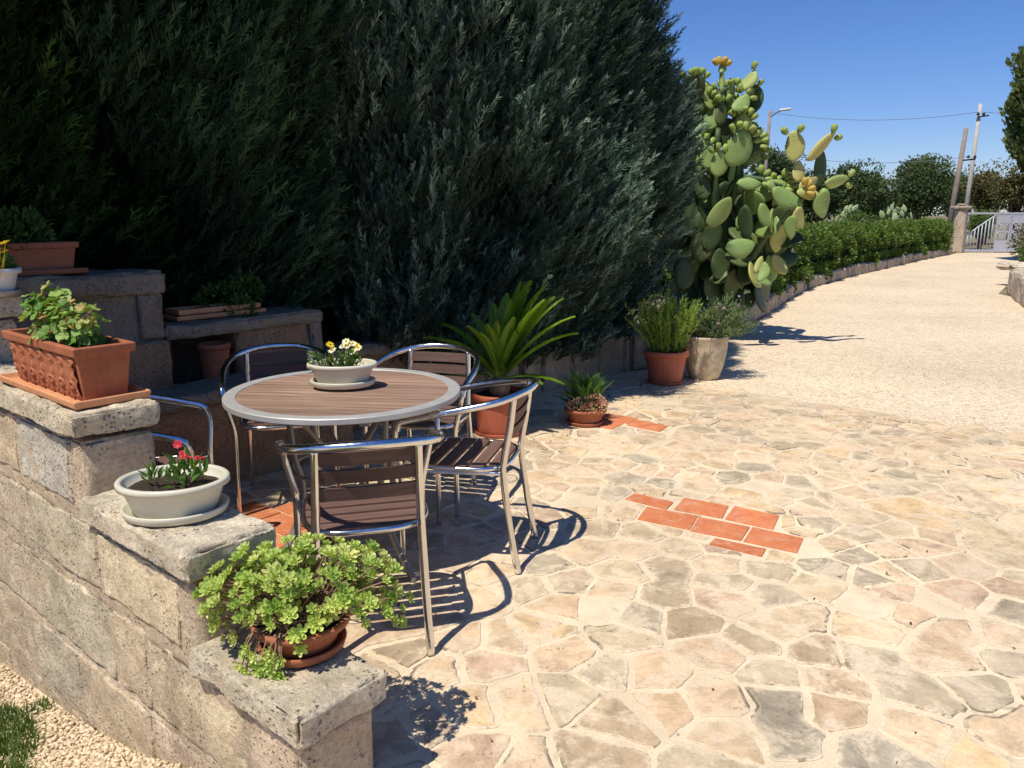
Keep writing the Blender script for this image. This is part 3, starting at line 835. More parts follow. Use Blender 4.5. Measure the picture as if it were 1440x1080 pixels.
M['green'] = leaf_mat('fresh_leaf', (.07, .16, .03), (.20, .34, .07), .35, .45)
M['succ'] = leaf_mat('succulent_leaf', (.24, .40, .06), (.56, .68, .18), .32, .38, .4, c=(.76, .78, .32))
M['stemg'] = simple('plant_stem', (.17, .13, .06), .7)
M['stemw'] = simple('woody_stem', (.26, .17, .10), .8, namt=.4)
M['yellow'] = leaf_mat('yellow_petal', (.80, .55, .02), (.90, .70, .05), .3)
M['palepet'] = leaf_mat('pale_petal', (.85, .80, .42), (.9, .88, .68), .3)
M['red'] = leaf_mat('red_petal', (.55, .01, .03), (.75, .05, .08), .3)
M['pink'] = leaf_mat('pink_sedum', (.55, .20, .16), (.75, .45, .36), .25, c=(.50, .55, .22))
M['purple'] = leaf_mat('purple_petal', (.35, .16, .30), (.50, .30, .42), .3)
M['sago'] = leaf_mat('sago_leaflet', (.06, .17, .012), (.27, .44, .035), .45, .35, .5)
M['spike'] = leaf_mat('spiky_leaf', (.14, .28, .04), (.48, .58, .12), .40, .5)
M['shrub'] = leaf_mat('shrub_leaf', (.07, .14, .045), (.27, .35, .15), .3)
M['geran'] = leaf_mat('geranium_leaf', (.08, .20, .03), (.26, .42, .09), .3, c=(.48, .50, .16), dead=(.50, .32, .12))

def flower(m, c, d, rad, npet, petlen=1, a=None, cup=.25):
    d = Vector(d).normalized(); x = d.orthogonal().normalized(); y = d.cross(x); c = Vector(c)
    for k in range(npet):
        an = 2*math.pi*k/npet+random.uniform(-.12, .12); e = x*math.cos(an)+y*math.sin(an); s = d.cross(e); w = rad*2.6/npet*random.uniform(.85, 1.1)
        q = rad*random.uniform(.88, 1.08)
        V = [c+e*rad*.08, c+e*q*.6+s*w+d*q*cup*.5, c+e*q+d*q*cup*.7, c+e*q*.6-s*w+d*q*cup*.5]
        m.add(V, [(0, 1, 2), (0, 2, 3)], random.random() if a is None else a, False)
def ball(m, c, r, a=.5, seg=10, sz=1): 
    m.lathe([(0, -r*sz)]+[(r*math.sin(t), -r*sz*math.cos(t)) for t in np.linspace(0, math.pi, 7)[1:-1]]+[(0, r*sz)], seg, c, a=a)

# --- terracotta trough with geranium on the front wall (long axis along A)
def trough(root, L, Wd, H, mat, smat, relief=True, sauc=True):
    z0 = 0
    if sauc:
        m = MB(); a, b = L/2+.028, Wd/2+.028
        def rect(a, b, z): return [(-a, -b, z), (a, -b, z), (a, b, z), (-a, b, z)]
        rings = [rect(a-.02, b-.02, 0), rect(a, b, .006), rect(a+.004, b+.004, .028), rect(a-.003, b-.003, .031), rect(a-.014, b-.014, .012)]
        V = sum(rings, []); F = []
        for i in range(len(rings)-1):
            for k in range(4): k2 = (k+1) % 4; F.append((i*4+k, i*4+k2, (i+1)*4+k2, (i+1)*4+k))
        F += [(3, 2, 1, 0), tuple(16+k for k in range(4))]; m.add(V, F, .5, False)
        o = m.build('saucer', smat, root); bv = o.modifiers.new('b', 'BEVEL'); bv.width = .004; bv.segments = 2; z0 = .0125
    m = MB(); tp = .022
    def rg(a, b, z): return [(-a, -b, z), (a, -b, z), (a, b, z), (-a, b, z)]
    aT, bT = L/2, Wd/2
    rings = [rg(aT-tp, bT-tp, 0), rg(aT-.006, bT-.006, H-.03), rg(aT+.006, bT+.006, H-.028), rg(aT+.008, bT+.008, H-.002), rg(aT+.004, bT+.004, H), rg(aT-.012, bT-.012, H), rg(aT-.015, bT-.015, H-.03)]
    V = sum(rings, []); F = []
    for i in range(len(rings)-1):
        for k in range(4): k2 = (k+1) % 4; F.append((i*4+k, i*4+k2, (i+1)*4+k2, (i+1)*4+k))
    F += [(3, 2, 1, 0)]; m.add(V, F, .5, False)
    o = m.build('trough', mat, root, (0, 0, z0)); bv = o.modifiers.new('b', 'BEVEL'); bv.width = .003; bv.segments = 2; bv.limit_method = 'ANGLE'
    if relief:
        m = MB(); nx, nz = 260, 56; per = .082; V = []
        for side in (-1,):
            for j in range(nz+1):
                zz = .010+(H-.048)*j/nz
                for i in range(nx+1):
                    x = -(aT-.028)+2*(aT-.028)*i/nx; tt = zz/(H-.03)
                    yb = bT-tp+(tp-.006)*tt
                    h = 0; t = (zz-.01)/(H-.048)
                    for sh, zc, sc in ((0, 0, 1),):
                        u = ((x+.03*t+sh) % per)/per-.5      # scrolling leaves
                        # three lobed leaf and curled buds
                        w = .30*(math.sin(math.pi*min(1, max(0, t*.95+.05))))**.7+.04
                        leaf = max(0, 1-(u/w)**2)
                        lob = .65+.35*abs(math.cos(t*9.5+abs(u)*7))
                        h += .010*leaf*lob-.003*math.exp(-(u/.03)**2)
                        for (uc, tc, rr) in ((.0, .90, .11), (-.30, .55, .10), (.32, .30, .10), (-.34, .12, .08)):
                            du = (u-uc); dt = (t-tc)*1.25; q = math.hypot(du, dt)/rr
                            h += .008*math.exp(-(q-1)**2*5)-.005*math.exp(-q*q*2.5)
                    h = max(0, min(.018, h))
                    V.append((x, side*(yb+.0015+h), zz))
            F = []
            for j in range(nz):
                for i in range(nx):
                    q = j*(nx+1)+i; F.append((q, q+1, q+nx+2, q+nx+1))
            m.add(V, F, .5, True)
        m.build('leaf_relief', mat, root, (0, 0, z0))
    m = MB(); V = []; F = []; nx, ny = 30, 10
    for j in range(ny+1):
        for i in range(nx+1):
            x = (-1+2*i/nx)*(aT-.015); y = (-1+2*j/ny)*(bT-.015); V.append((x, y, .008*mnoise.noise(Vector((x*50, y*50, 3)))))
    for j in range(ny):
        for i in range(nx): q = j*(nx+1)+i; F.append((q, q+1, q+nx+2, q+nx+1))
    m.add(V, F); m.build('soil', M['soil'], root, (0, 0, z0+H-.035))
    return z0+H-.035
angA = math.atan2(-A[1], -A[0])       # local +x = -A (towards the wall end), local -y faces the camera side
def leafy(root, centers, rads, n, size, mat, name='foliage', up=.5, tmpl=None, surf=.5):
    P = []; Dn = []
    for c, r_ in zip(centers, rads):
        d = norm(rng.normal(size=(n, 3))); q = rng.uniform(surf, 1, (n, 1))**.6
        P.append(np.array(c)+d*q*np.array(r_)); Dn.append(d+np.array([0, 0, up]))
    P = np.concatenate(P); Dn = np.concatenate(Dn)+rng.normal(size=(len(P), 3))*.35
    tV, tF = tmpl or leafcard()
    s = rng.uniform(.65, 1.25, len(P))*size
    V, F = scatter(tV, tF, P, Dn, s)
    return fast(name, V, F, np.repeat(rng.random(len(P)), len(tV)), mat, root)
def round_leaf():      # scalloped geranium leaf facing z
    k = 11; V = [[0, 0, 0]]
    for i in range(k):
        an = 2*math.pi*i/k+.28; r_ = .5*(1+.10*math.cos(3*an))*(.55 if i == k-1 else 1); V.append([r_*math.cos(an), r_*math.sin(an), .16*(r_*2)**2+.05*math.cos(an*5)])
    F = [[0, 1+i, 1+(i+1) % k] for i in range(k)]
    return np.array(V), np.array(F)
c = FW(1.45, .135, .862); root = emp('geranium_trough', tuple(c), angA, 'terracotta trough with leaf relief and a leafy green geranium on the sunlit wall', 'planter')
sz = trough(root, .60, .175, .175, M['terra'], M['terra_lt'])
# geranium: woody stems + leaf clumps
m = MB(); tips = []
for (bx, by, tx, ty, tz) in [(-.06, 0, -.13, -.03, .13), (-.06, 0, -.08, .02, .15), (-.03, .01, -.02, -.02, .10), (.0, 0, .03, .01, .12), (.06, 0, .07, -.02, .09), (.07, 0, .10, .0, .04), (-.08, 0, -.16, .0, .06), (.0, -.02, .0, -.05, .05), (-.10, 0, -.11, .03, .10), (.05, .01, .13, .01, .07)]:
    m.tube([(bx, by, sz-.01), ((bx+tx)/2+.01, (by+ty)/2, sz+tz*.55), (tx, ty, sz+tz)], [.004, .003, .002], 6, smooth_n=3); tips.append((tx, ty, sz+tz))
m.tube([(.13, 0, sz-.01), (.145, 0, sz+.05), (.175, .005, sz+.09), (.185, .005, sz+.12)], [.005, .004, .003, .002], 6, smooth_n=3)
m.tube([(.145, 0, sz+.05), (.19, -.01, sz+.11), (.235, 0, sz+.135)], [.003, .0025, .002], 6, smooth_n=3)
m.tube([(.17, 0, sz-.01), (.172, 0, sz+.05), (.168, .0, sz+.075)], [.003, .003, .002], 6, smooth_n=2)
tips += [(.185, .005, sz+.115), (.195, .0, sz+.10)]
m.build('stem', M['stemw'], root)
P = []; D = []
for i, t in enumerate(tips):
    k = 46 if i < 10 else 8
    q = np.array(t)+rng.normal(size=(k, 3))*np.array([.026, .022, .026])*(1 if i < 10 else .5); P.append(q); D.append(norm(q-np.array(t)+1e-4)*.7+np.array([0, -.35, .75]))
P = np.concatenate(P); D = np.concatenate(D)+rng.normal(size=(len(P), 3))*.3
tV, tF = round_leaf(); V, F = scatter(tV, tF, P, D, rng.uniform(.020, .046, len(P)))
fast('foliage', V, F, np.repeat(rng.random(len(P)), len(tV)), M['geran'], root)

# --- cream oval planter with small red flowers, middle step
c = np.array([-.970, 2.130, .606]); root = emp('red_flower_planter', tuple(c), R(4), 'cream oval planter on a saucer with small red flowers on the middle step', 'planter')
zz = round_pot(root, .147, .115, .096, M['cream'], .018, .008, .142, 1, .84, 0)
m = MB(); fl = MB(); P = []; D = []
for (x, y, tx, ty, tz, n_) in [(-.04, 0, -.05, -.01, .035, 18), (.01, 0, .0, -.01, .03, 14), (.05, .0, .03, .0, .055, 16), (.06, .02, .06, .0, .065, 16), (.04, -.01, .04, -.04, .02, 10), (.08, .01, .085, .0, .045, 14), (.03, .02, .025, .02, .07, 10)]:
    m.tube([(x, y, zz-.005), (tx, ty, zz+tz)], [.0025, .0018], 5)
    q = np.array([tx, ty, zz+tz*.8])+rng.normal(size=(n_, 3))*np.array([.010, .010, .008]); P.append(q); D.append(norm(q-np.array([tx, ty, zz+tz*.5]))+np.array([0, 0, .4]))
m.build('stem', M['stemg'], root)
P = np.concatenate(P); D = np.concatenate(D)
tV, tF = leafT(.42); V, F = scatter(tV, tF, P, D, rng.uniform(.022, .042, len(P)))
fast('foliage', V, F, np.repeat(rng.random(len(P)), len(tV)), M['green'], root)
for (x, y, z, r_) in [(.035, 0, .088, .011), (.075, -.005, .085, .010), (.028, .01, .096, .009), (.048, .01, .080, .009), (.085, .01, .078, .007)]:
    fl = MB(); flower(fl, (x, y, zz+z), (random.uniform(-.3, .3), -.6, .8), r_, 6); flower(fl, (x, y, zz+z+.003), (.2, -.5, .8), r_*.6, 5); fl.build('flower', M['red'], root)
m = MB(); m.tube([(.02, .05, zz), (.005, .06, zz+.06), (0, .06, zz+.105)], .0018, 5); m.build('stem', M['stemg'], root)
fl = MB()
for s_ in (1, .7, .45): flower(fl, (0, .06, zz+.107), (0, -.9, .45), .015*s_, 7)
fl.build('flower', M['red'], root)

# --- cream bowl on the table
root = emp('table_flower_bowl', (-.717, 3.245, .737), R(3), 'cream bowl of pale yellow flowers standing on the round table', 'planter')
zz = round_pot(root, .139, .105, .088, M['cream'], .018, .008, .132, 1, .74, 0)
P = []; D = []; m = MB()
for k in range(26):
    x, y = random.gauss(0, .045), random.gauss(0, .022); tx, ty, tz = x*1.35, y*1.3, random.uniform(.02, .075)
    m.tube([(x, y, zz-.004), (tx, ty, zz+tz)], [.002, .0012], 5); q = np.array([tx, ty, zz+tz*.65])+rng.normal(size=(16, 3))*np.array([.008, .008, .018]); P.append(q); D.append(rng.normal(size=(16, 3))*.5+np.array([x*8, y*8, .8]))
m.build('stem', M['stemg'], root); P = np.concatenate(P); D = np.concatenate(D)
tV, tF = leafT(.3); V, F = scatter(tV, tF, P, D, rng.uniform(.014, .034, len(P))); fast('foliage', V, F, np.repeat(rng.random(len(P)), len(tV)), M['green'], root)
for (x, y, z, r_, mt) in [(-.045, -.01, .105, .020, 'yellow'), (-.035, -.02, .083, .020, 'palepet'), (.02, 0, .115, .021, 'palepet'), (.045, .01, .105, .019, 'palepet'), (.028, -.01, .098, .018, 'palepet'), (.07, 0, .088, .019, 'palepet'), (.05, -.02, .076, .019, 'palepet'), (.0, .02, .092, .015, 'palepet'), (.062, .01, .097, .017, 'yellow')]:
    m = MB(); m.tube([(x*.7, y, zz), (x, y, zz+z)], .0014, 5); flower(m, (x, y, zz+z), (random.uniform(-.5, .5), -.55, .8), r_, 9, cup=.15); m.build('flower', M[mt], root)
    q = MB(); ball(q, (x, y-.001, zz+z+.004), .0045); q.build('flower_centre', M['yellow'], root)

# --- succulent in terracotta bowl on the lowest step
c = np.array([-.545, 1.845, .348]); root = emp('succulent_bowl', tuple(c), 0, 'spreading green rosette succulent in a terracotta bowl on the lowest step', 'planter')
zz = round_pot(root, .118, .085, .078, M['terra'], .016, .007, .108, flute=.0)
def rosetteT():
    V = []; F = []
    for w, (n_, tilt, ln) in enumerate(((6, .18, 1.0), (5, .55, .8), (4, 1.0, .55))):
        for k in range(n_):
            an = 2*math.pi*(k+.5*w)/n_+w*.4; e = np.array([math.cos(an), math.sin(an), 0]); s = np.array([-e[1], e[0], 0]); d = e*math.cos(tilt)+ZA*math.sin(tilt); nn = -e*math.sin(tilt)+ZA*math.cos(tilt)
            i = len(V); L = ln*.5
            V += [d*.04, d*L*.55+s*.13*ln+nn*.03, d*L*.9+s*.12*ln+nn*.09, d*L*1.06+nn*.12, d*L*.9-s*.12*ln+nn*.09, d*L*.55-s*.13*ln+nn*.03, d*L*.6-nn*.035]
            F += [[i, i+1, i+6], [i+1, i+2, i+6], [i+2, i+3, i+6], [i+3, i+4, i+6], [i+4, i+5, i+6], [i+5, i, i+6]]
    return np.array(V), np.array(F)
tV, tF = rosetteT(); P = []; D = []
cc = np.array([.0, .02, zz+.085]); rr = np.array([.235, .16, .125])
while len(P) < 265:
    d = norm(rng.normal(size=3)); 
    if d[2] < -.35: continue
    p = cc+d*rr*rng.uniform(.55, 1.12)
    if all(np.linalg.norm(p-q) > .0165 for q in P): P.append(p); D.append(d*.7+np.array([0, -.15, .65]))
extra = [(-.085, -.115, zz-.02), (-.07, -.125, zz-.05), (-.12, -.09, zz-.03), (-.02, -.13, zz-.02), (-.035, -.14, zz-.075), (-.125, -.1, zz-.06), (-.15, -.06, zz-.0), (-.17, -.05, zz+.03), (.03, -.12, zz+.005), (-.16, -.02, zz-.02), (-.13, -.05, zz-.06), (-.05, -.125, zz-.035), (-.02, -.135, zz-.065), (-.045, -.12, zz-.01), (-.03, -.13, zz-.05), (-.105, -.105, zz-.005), (-.11, -.11, zz-.065), (-.095, -.1, zz-.045), (-.21, .02, zz+.08), (-.235, .0, zz+.05), (-.14, .02, zz+.20), (-.04, .06, zz+.205), (.005, .07, zz+.21), (.055, .08, zz+.19), (.20, .09, zz+.15), (.21, .06, zz+.12), (.24, .05, zz+.07), (.255, .03, zz+.03), (.235, .02, zz+.0), (.25, .05, zz-.02), (-.20, -.02, zz+.02), (-.215, -.01, zz-.0), (-.19, -.03, zz-.02), (.17, .1, zz+.17), (.27, .06, zz+.045)]
for e in extra: P.append(np.array(e)); D.append(norm(np.array(e)-cc)*.7+np.array([0, -.25, .5]))
P = np.array(P); D = np.array(D); sc_ = rng.uniform(.028, .055, len(P)); V, F = scatter(tV, tF, P, D, sc_)
fast('foliage', V, F, np.repeat(np.clip(rng.normal(.45, .22, len(P)), 0, 1), len(tV)), M['succ'], root)
m = MB()
for p in P:
    b = np.array([random.uniform(-.06, .06), random.uniform(-.06, .06), zz-.003]); mid = (b+p)/2+np.array([random.gauss(0, .012), random.gauss(0, .012), .02])
    if p[2] < zz+.01: mid = np.array([p[0]*.75, p[1]*.85, zz+.03])
    m.tube([b, mid, p], [.0026, .002, .0018], 5, smooth_n=3)
m.build('stem', M['stemw'], root)

# --- white pot with yellow flowers on the top step
c = FW(2.20, .17, 1.13); root = emp('yellow_flower_pot', tuple(c), angA, 'white scallop rimmed pot with bright yellow flowers at the left edge', 'planter')
zz = round_pot(root, .085, .062, .10, M['white_pl'], .02, .008, .08, 1.5, 1, 0, smat=M['alu_grey'])
leafy(root, [(0, 0, zz+.04)], [(.10, .06, .045)], 260, .032, M['green'])
m = MB()
for (x, y, z, r_) in [(.185, 0, .125, .024), (.215, -.015, .095, .018), (.12, 0, .10, .015)]:
    m = MB(); m.tube([(x*.6, y, zz), (x, y, zz+z)], .0015, 5)
    for s_ in (1, .75, .45): flower(m, (x, y, zz+z+.004*(1-s_)), (.1, -.4, .9), r_*s_, 9, cup=.4)
    m.build('flower', M['yellow'], root)

# --- dark troughs on the terrace wall
M['terra_dk'] = terra_mat('terracotta_painted_shade', (.26, .085, .040), (.34, .13, .065))  # terracotta darkened: deep shade on the trough put into the colour
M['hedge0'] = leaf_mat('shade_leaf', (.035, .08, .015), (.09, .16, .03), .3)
p = BW(1.37, -.17, 1.157); root = emp('terracotta_trough', tuple(p), math.atan2(VA[1], VA[0]), 'plain terracotta trough in deep shade on the highest terrace step', 'planter')
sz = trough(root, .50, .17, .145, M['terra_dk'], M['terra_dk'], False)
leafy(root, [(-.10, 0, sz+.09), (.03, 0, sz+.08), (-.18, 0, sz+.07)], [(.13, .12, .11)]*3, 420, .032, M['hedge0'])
p = BW(2.38, -.20, .862); root = emp('terracotta_trough', tuple(p), math.atan2(VA[1], VA[0]), 'terracotta tray with trailing greenery on the lower shaded terrace step', 'planter')
sz = trough(root, .50, .15, .05, M['terra_lt'], M['terra_lt'], False)
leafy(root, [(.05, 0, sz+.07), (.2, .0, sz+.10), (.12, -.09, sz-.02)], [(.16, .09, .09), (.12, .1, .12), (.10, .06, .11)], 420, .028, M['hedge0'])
p = BW(2.26, -.02, .545); root = emp('clay_pot', tuple(p), 0, 'dark clay pot standing in the niche of the terrace wall', 'pot')
round_pot(root, .085, .07, .19, M['terra'], .03, .006)
p = BW(3.62, -.02, .587); root = emp('small_clay_pot', tuple(p), 0, 'tiny clay dish with a small plant on the lowest terrace step', 'planter')
zz = round_pot(root, .07, .05, .045, M['terra'], .014, .005)
leafy(root, [(0, 0, zz+.02)], [(.05, .05, .03)], 90, .02, M['green'])

# --- sago palm
root = emp('sago_palm', (-.085, 5.10, .002), 0, 'sago palm with stiff arching fronds in a big ribbed terracotta pot', 'potted palm')
zz = round_pot(root, .185, .15, .275, M['terra_pl'], .045, .012, .165, flute=.014, nfl=30)
m = MB(); m.lathe([(.0, 0), (.06, 0), (.075, .05), (.065, .10), (.03, .13), (0, .135)], 20, flute=lambda a, z: .12*math.cos(a*9+z*90)); m.build('trunk', M['stemw'], root, (0, 0, zz))
def frond(root, az, el, L, sag, zb, roll=0):
    n = 58; d = np.array([math.cos(az), math.sin(az), 0]); P = []
    e = el; p = np.array([0, 0, zb])+d*.02
    for k in range(n+1):
        P.append(p.copy()); p = p+(d*math.cos(e)+ZA*math.sin(e))*L/n; e -= sag/n*(1.0+1.2*(k/n))
    m = MB(); m.tube([P[i] for i in list(range(0, n, 4))+[n]], [.005*(1-.8*i/n) for i in list(range(0, n, 4))+[n]], 6, a=.75, smooth_n=2)
    s = np.cross(d, ZA); s /= np.linalg.norm(s)
    for k in range(6, n+1):
        t = k/n; tn = P[k]-P[k-1]; tn /= np.linalg.norm(tn); up = np.cross(s, tn)
        ll = .118*math.sin(math.pi*min(1, .12+.86*t))**.6*(L/.75)
        for sg in (-1, 1):
            if random.random() < .02: continue
            q = s*sg*.80+tn*(.50+.35*t)+up*(.26+random.uniform(-.06, .06)); q /= np.linalg.norm(q); w = np.cross(q, up); w /= np.linalg.norm(w); w *= .0062
            b = P[k]; l2 = ll*random.uniform(.93, 1.05)
            V = [b-w*.6, b+w*.6, b+q*l2*.5+w+up*.004, b+q*l2-up*.012, b+q*l2*.5-w+up*.004]
            m.add(V, [(0, 1, 2, 4), (4, 2, 3)], min(1, max(0, .45+.4*t+random.uniform(-.15, .15))), False)
    return m.build('frond', M['sago'], root)
for (az, el, L, sag) in [(2, 66, .74, .32), (-12, 58, .72, .40), (14, 76, .76, .30), (-30, 74, .70, .35), (40, 80, .76, .3), (75, 84, .76, .3), (-5, 50, .66, .45), (100, 80, .70, .4), (130, 76, .66, .5), (160, 62, .70, .5), (178, 52, .74, .55), (200, 60, .66, .6), (225, 76, .62, .5), (-60, 82, .62, .35), (-95, 85, .56, .3), (-120, 78, .54, .5), (-4, 12, .46, .40), (-28, 20, .34, .5), (195, 24, .5, .6), (60, 40, .5, .6), (120, 45, .5, .6), (22, 86, .72, .2), (-45, 88, .60, .2), (250, 80, .58, .4), (30, 66, .74, .35)]:
    frond(root, R(az), R(el), L*(.90 if abs(az) < 60 else .76), sag, zz+.11)

# --- bowl with pink sedum
root = emp('sedum_bowl', (.515, 5.33, .004), 0, 'shallow terracotta bowl of pink sedum with a green tuft', 'planter')
zz = round_pot(root, .142, .11, .105, M['terra'], .022, .008, .125)
leafy(root, [(.01, -.03, zz+.04), (.06, -.03, zz+.05)], [(.14, .115, .06), (.08, .09, .07)], 800, .022, M['pink'], 'foliage', surf=.7)
tV, tF = leafT(.075, bend=.35); k = 230; D = rng.normal(size=(k, 3))*.35+np.array([.05, .2, 1.])
V, F = scatter(tV, tF, np.array([-.005, .05, zz+.02])+rng.normal(size=(k, 3))*.028, D, rng.uniform(.11, .25, k)); fast('grassy_tuft', V, F, np.repeat(rng.random(k), 5), M['green'], root)

# --- spiky plant in red-brown pot
root = emp('upright_herb_pot', (1.34, 6.70, .0), 0, 'reddish terracotta pot with tall upright yellow-green herb stems', 'potted plant')
zz = round_pot(root, .185, .14, .285, M['terra_pl'], .05, .012, .15, flute=.01, nfl=24)
m = MB(); P = []; D = []
for k in range(120):
    an = random.uniform(0, 2*math.pi); q = .13*math.sqrt(random.random()); b = np.array([q*math.cos(an), q*math.sin(an), zz-.01]); out = np.array([math.cos(an), math.sin(an), 0])*(q/.13)*random.uniform(.10, .30)
    h = random.uniform(.32, .56)*(1-.22*(q/.13)); tip = b+out+ZA*h; mid = (b+tip)/2-out*.12
    m.tube([b, mid, tip], [.003, .0025, .001], 4, a=random.random()); nl = 60
    t = rng.random(nl)**.8; pts = b*(1-t)[:, None]**2+2*((1-t)*t)[:, None]*mid+t[:, None]**2*tip; P.append(pts); D.append(rng.normal(size=(nl, 3))*.45+np.array([0, 0, 1.1])+out*1.0)
m.build('stem', M['spike'], root); P = np.concatenate(P); D = np.concatenate(D)
tV, tF = leafT(.16); V, F = scatter(tV, tF, P, D, rng.uniform(.03, .055, len(P))); fast('foliage', V, F, np.repeat(rng.random(len(P)), 5), M['spike'], root)

# --- beige pot with flowering shrub
M['beige'] = simple('beige_glazed_pot', (.50, .41, .27), .55, nscale=14, namt=.4, bump=.4, bscale=30, bdist=.004)
root = emp('flowering_shrub_pot', (1.735, 6.93, .0), 0, 'tall beige pot holding a small-leaved shrub with faint purple flowers', 'potted plant')
m = MB(); pr = [(0, 0), (.125, 0), (.135, .01), (.17, .12), (.19, .25), (.198, .36), (.205, .375), (.203, .39), (.188, .39), (.182, .35), (0, .35)]; m.lathe(pr, 48); m.build('pot', M['beige'], root)
m = MB(); P = []; D = []
for k in range(95):
    an = random.uniform(0, 2*math.pi); q = random.random()**.6; b = np.array([random.gauss(0, .05), random.gauss(0, .05), .34]); tip = np.array([.13+.31*q*math.cos(an), .28*q*math.sin(an), .39+random.uniform(.02, .40)*(1-.45*q)]); mid = (b+tip)/2+ZA*.04
    m.tube([b, mid, tip], [.004, .003, .0015], 4); nl = 75; t = .35+.65*rng.random(nl)
    pts = b*(1-t)[:, None]**2+2*((1-t)*t)[:, None]*mid+t[:, None]**2*tip; P.append(pts+rng.normal(size=(nl, 3))*.018); D.append(rng.normal(size=(nl, 3))*.6+np.array([0, 0, .5])+norm(tip-b)*.5)
m.build('stem', M['stemw'], root); P = np.concatenate(P); D = np.concatenate(D)
tV, tF = leafT(.3); V, F = scatter(tV, tF, P, D, rng.uniform(.018, .042, len(P))); fast('foliage', V, F, np.repeat(rng.random(len(P)), 5), M['shrub'], root)
m = MB()
for k in range(46):
    p = P[random.randrange(len(P))]+ZA*.02
    if p[2] > .45: flower(m, p, (random.uniform(-.5, .5), -.5, .7), .014, 5)
m.build('blossom', M['purple'], root)

# ------------------------------------------------------------------ cypress trees
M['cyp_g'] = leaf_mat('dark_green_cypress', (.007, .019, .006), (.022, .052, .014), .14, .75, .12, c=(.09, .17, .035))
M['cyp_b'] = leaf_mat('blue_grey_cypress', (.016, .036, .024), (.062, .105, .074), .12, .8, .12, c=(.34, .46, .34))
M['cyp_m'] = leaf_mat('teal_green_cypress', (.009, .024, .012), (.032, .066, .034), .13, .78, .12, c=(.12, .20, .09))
M['core'] = simple('painted_inner_shade', (.008, .012, .007), .95, nscale=6, namt=.5, spec=.05)  # shade inside the crowns put into a near-black colour
M['bark'] = simple('tree_bark', (.10, .07, .05), .95, nscale=8, namt=.5, bump=1, bscale=25, bdist=.02)
def cypress(name, base, H, prof, ru, rv, nsp, mat, label, length=.30, lean=(0, 0), seed=1, zmax=4.4, group=None, tilt=(.25, .2)):
    root = emp(name, (base[0], base[1], 0), 0, label, 'tree', group)
    r = np.random.default_rng(seed)
    th = r.uniform(0, 2*np.pi, nsp*6); z = r.uniform(.25, H, nsp*6)**1.0
    # keep mostly what faces the yard; thin coverage elsewhere
    rad = np.interp(z/H, [p[0] for p in prof], [p[1] for p in prof])
    nx = np.cos(th)*UA[:, None]*ru+np.sin(th)*VA[:, None]*rv; nx = nx.T
    P = nx*rad[:, None]+np.array([lean[0], lean[1], 0])*(z/H)[:, None]; P[:, 2] = z
    out = norm(nx.copy())
    wpos = P+np.array([base[0], base[1], 0]); cam = np.array([0, 0, 1.45]); vd = norm(cam-wpos); face = (out*vd).sum(1)
    pr = np.where(face > -.25, 1.0, .10)*np.where(z > zmax, .22, 1.0)*np.clip(rad/max(p[1] for p in prof), .25, 1)
    keep = r.random(len(P)) < pr; P, out, z, wpos = P[keep][:nsp], out[keep][:nsp], z[keep][:nsp], wpos[keep][:nsp]
    # lumpy surface: plumes running up and outward
    lum = np.array([mnoise.noise(Vector((w[0]*1.6+seed, w[1]*1.6, w[2]*.8)))*.55+mnoise.noise(Vector((w[0]*4.5, w[1]*4.5+seed, w[2]*1.9)))*.32 for w in wpos])
    depth = r.uniform(-.22, .05, len(P))
    P = P+out*(lum*.72+depth)[:, None]
    D = out*.55+np.array([0, 0, .85])+UA*tilt[0]*.4+VA*tilt[1]+r.normal(size=P.shape)*.20
    Vs = []; Fs = []; As = []; off = 0; idx = r.integers(0, 5, len(P)); big = np.where(z > zmax, 1.9, 1.0)
    for k in range(5):
        tV, tF = sprayT(seed*10+k, .8, 24, .030, .32); q = idx == k
        V, F = scatter(tV, tF, P[q], D[q], r.uniform(.65, 1.25, q.sum())*length*big[q]); Vs.append(V); Fs.append(F+off); off += len(V)
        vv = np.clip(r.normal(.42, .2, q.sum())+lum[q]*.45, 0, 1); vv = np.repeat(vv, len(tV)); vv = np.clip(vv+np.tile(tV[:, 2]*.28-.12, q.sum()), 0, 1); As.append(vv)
    fast('crown', np.concatenate(Vs), np.concatenate(Fs), np.concatenate(As), mat, root)
    # solid near-black hull added inside the crown to block light
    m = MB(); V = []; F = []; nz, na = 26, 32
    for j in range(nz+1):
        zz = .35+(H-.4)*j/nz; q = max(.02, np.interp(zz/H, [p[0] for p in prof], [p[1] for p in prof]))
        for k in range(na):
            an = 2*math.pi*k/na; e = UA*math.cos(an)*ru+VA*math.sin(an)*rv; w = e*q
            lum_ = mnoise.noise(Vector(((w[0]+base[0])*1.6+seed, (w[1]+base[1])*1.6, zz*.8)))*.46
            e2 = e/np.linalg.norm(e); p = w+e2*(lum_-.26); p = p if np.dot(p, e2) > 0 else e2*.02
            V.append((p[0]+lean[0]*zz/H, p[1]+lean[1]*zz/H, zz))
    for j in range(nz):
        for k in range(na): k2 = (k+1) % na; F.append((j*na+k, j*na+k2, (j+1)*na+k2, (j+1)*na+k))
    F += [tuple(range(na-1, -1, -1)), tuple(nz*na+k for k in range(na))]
    m.add(V, F); m.build('shade_core', M['core'], root)
    m = MB(); m.tube([(0, 0, -.05), (.02, 0, .6), (0, .03, H*.8)], [.16, .13, .03], 12, smooth_n=4); m.build('trunk', M['bark'], root)
    return root
def WU(u, v): return W(u, v)[:2]
pB = [(0, .68), (.06, .88), (.15, 1.02), (.24, 1.09), (.32, 1.12), (.40, 1.12), (.52, 1.02), (.8, .6), (1, .05)]
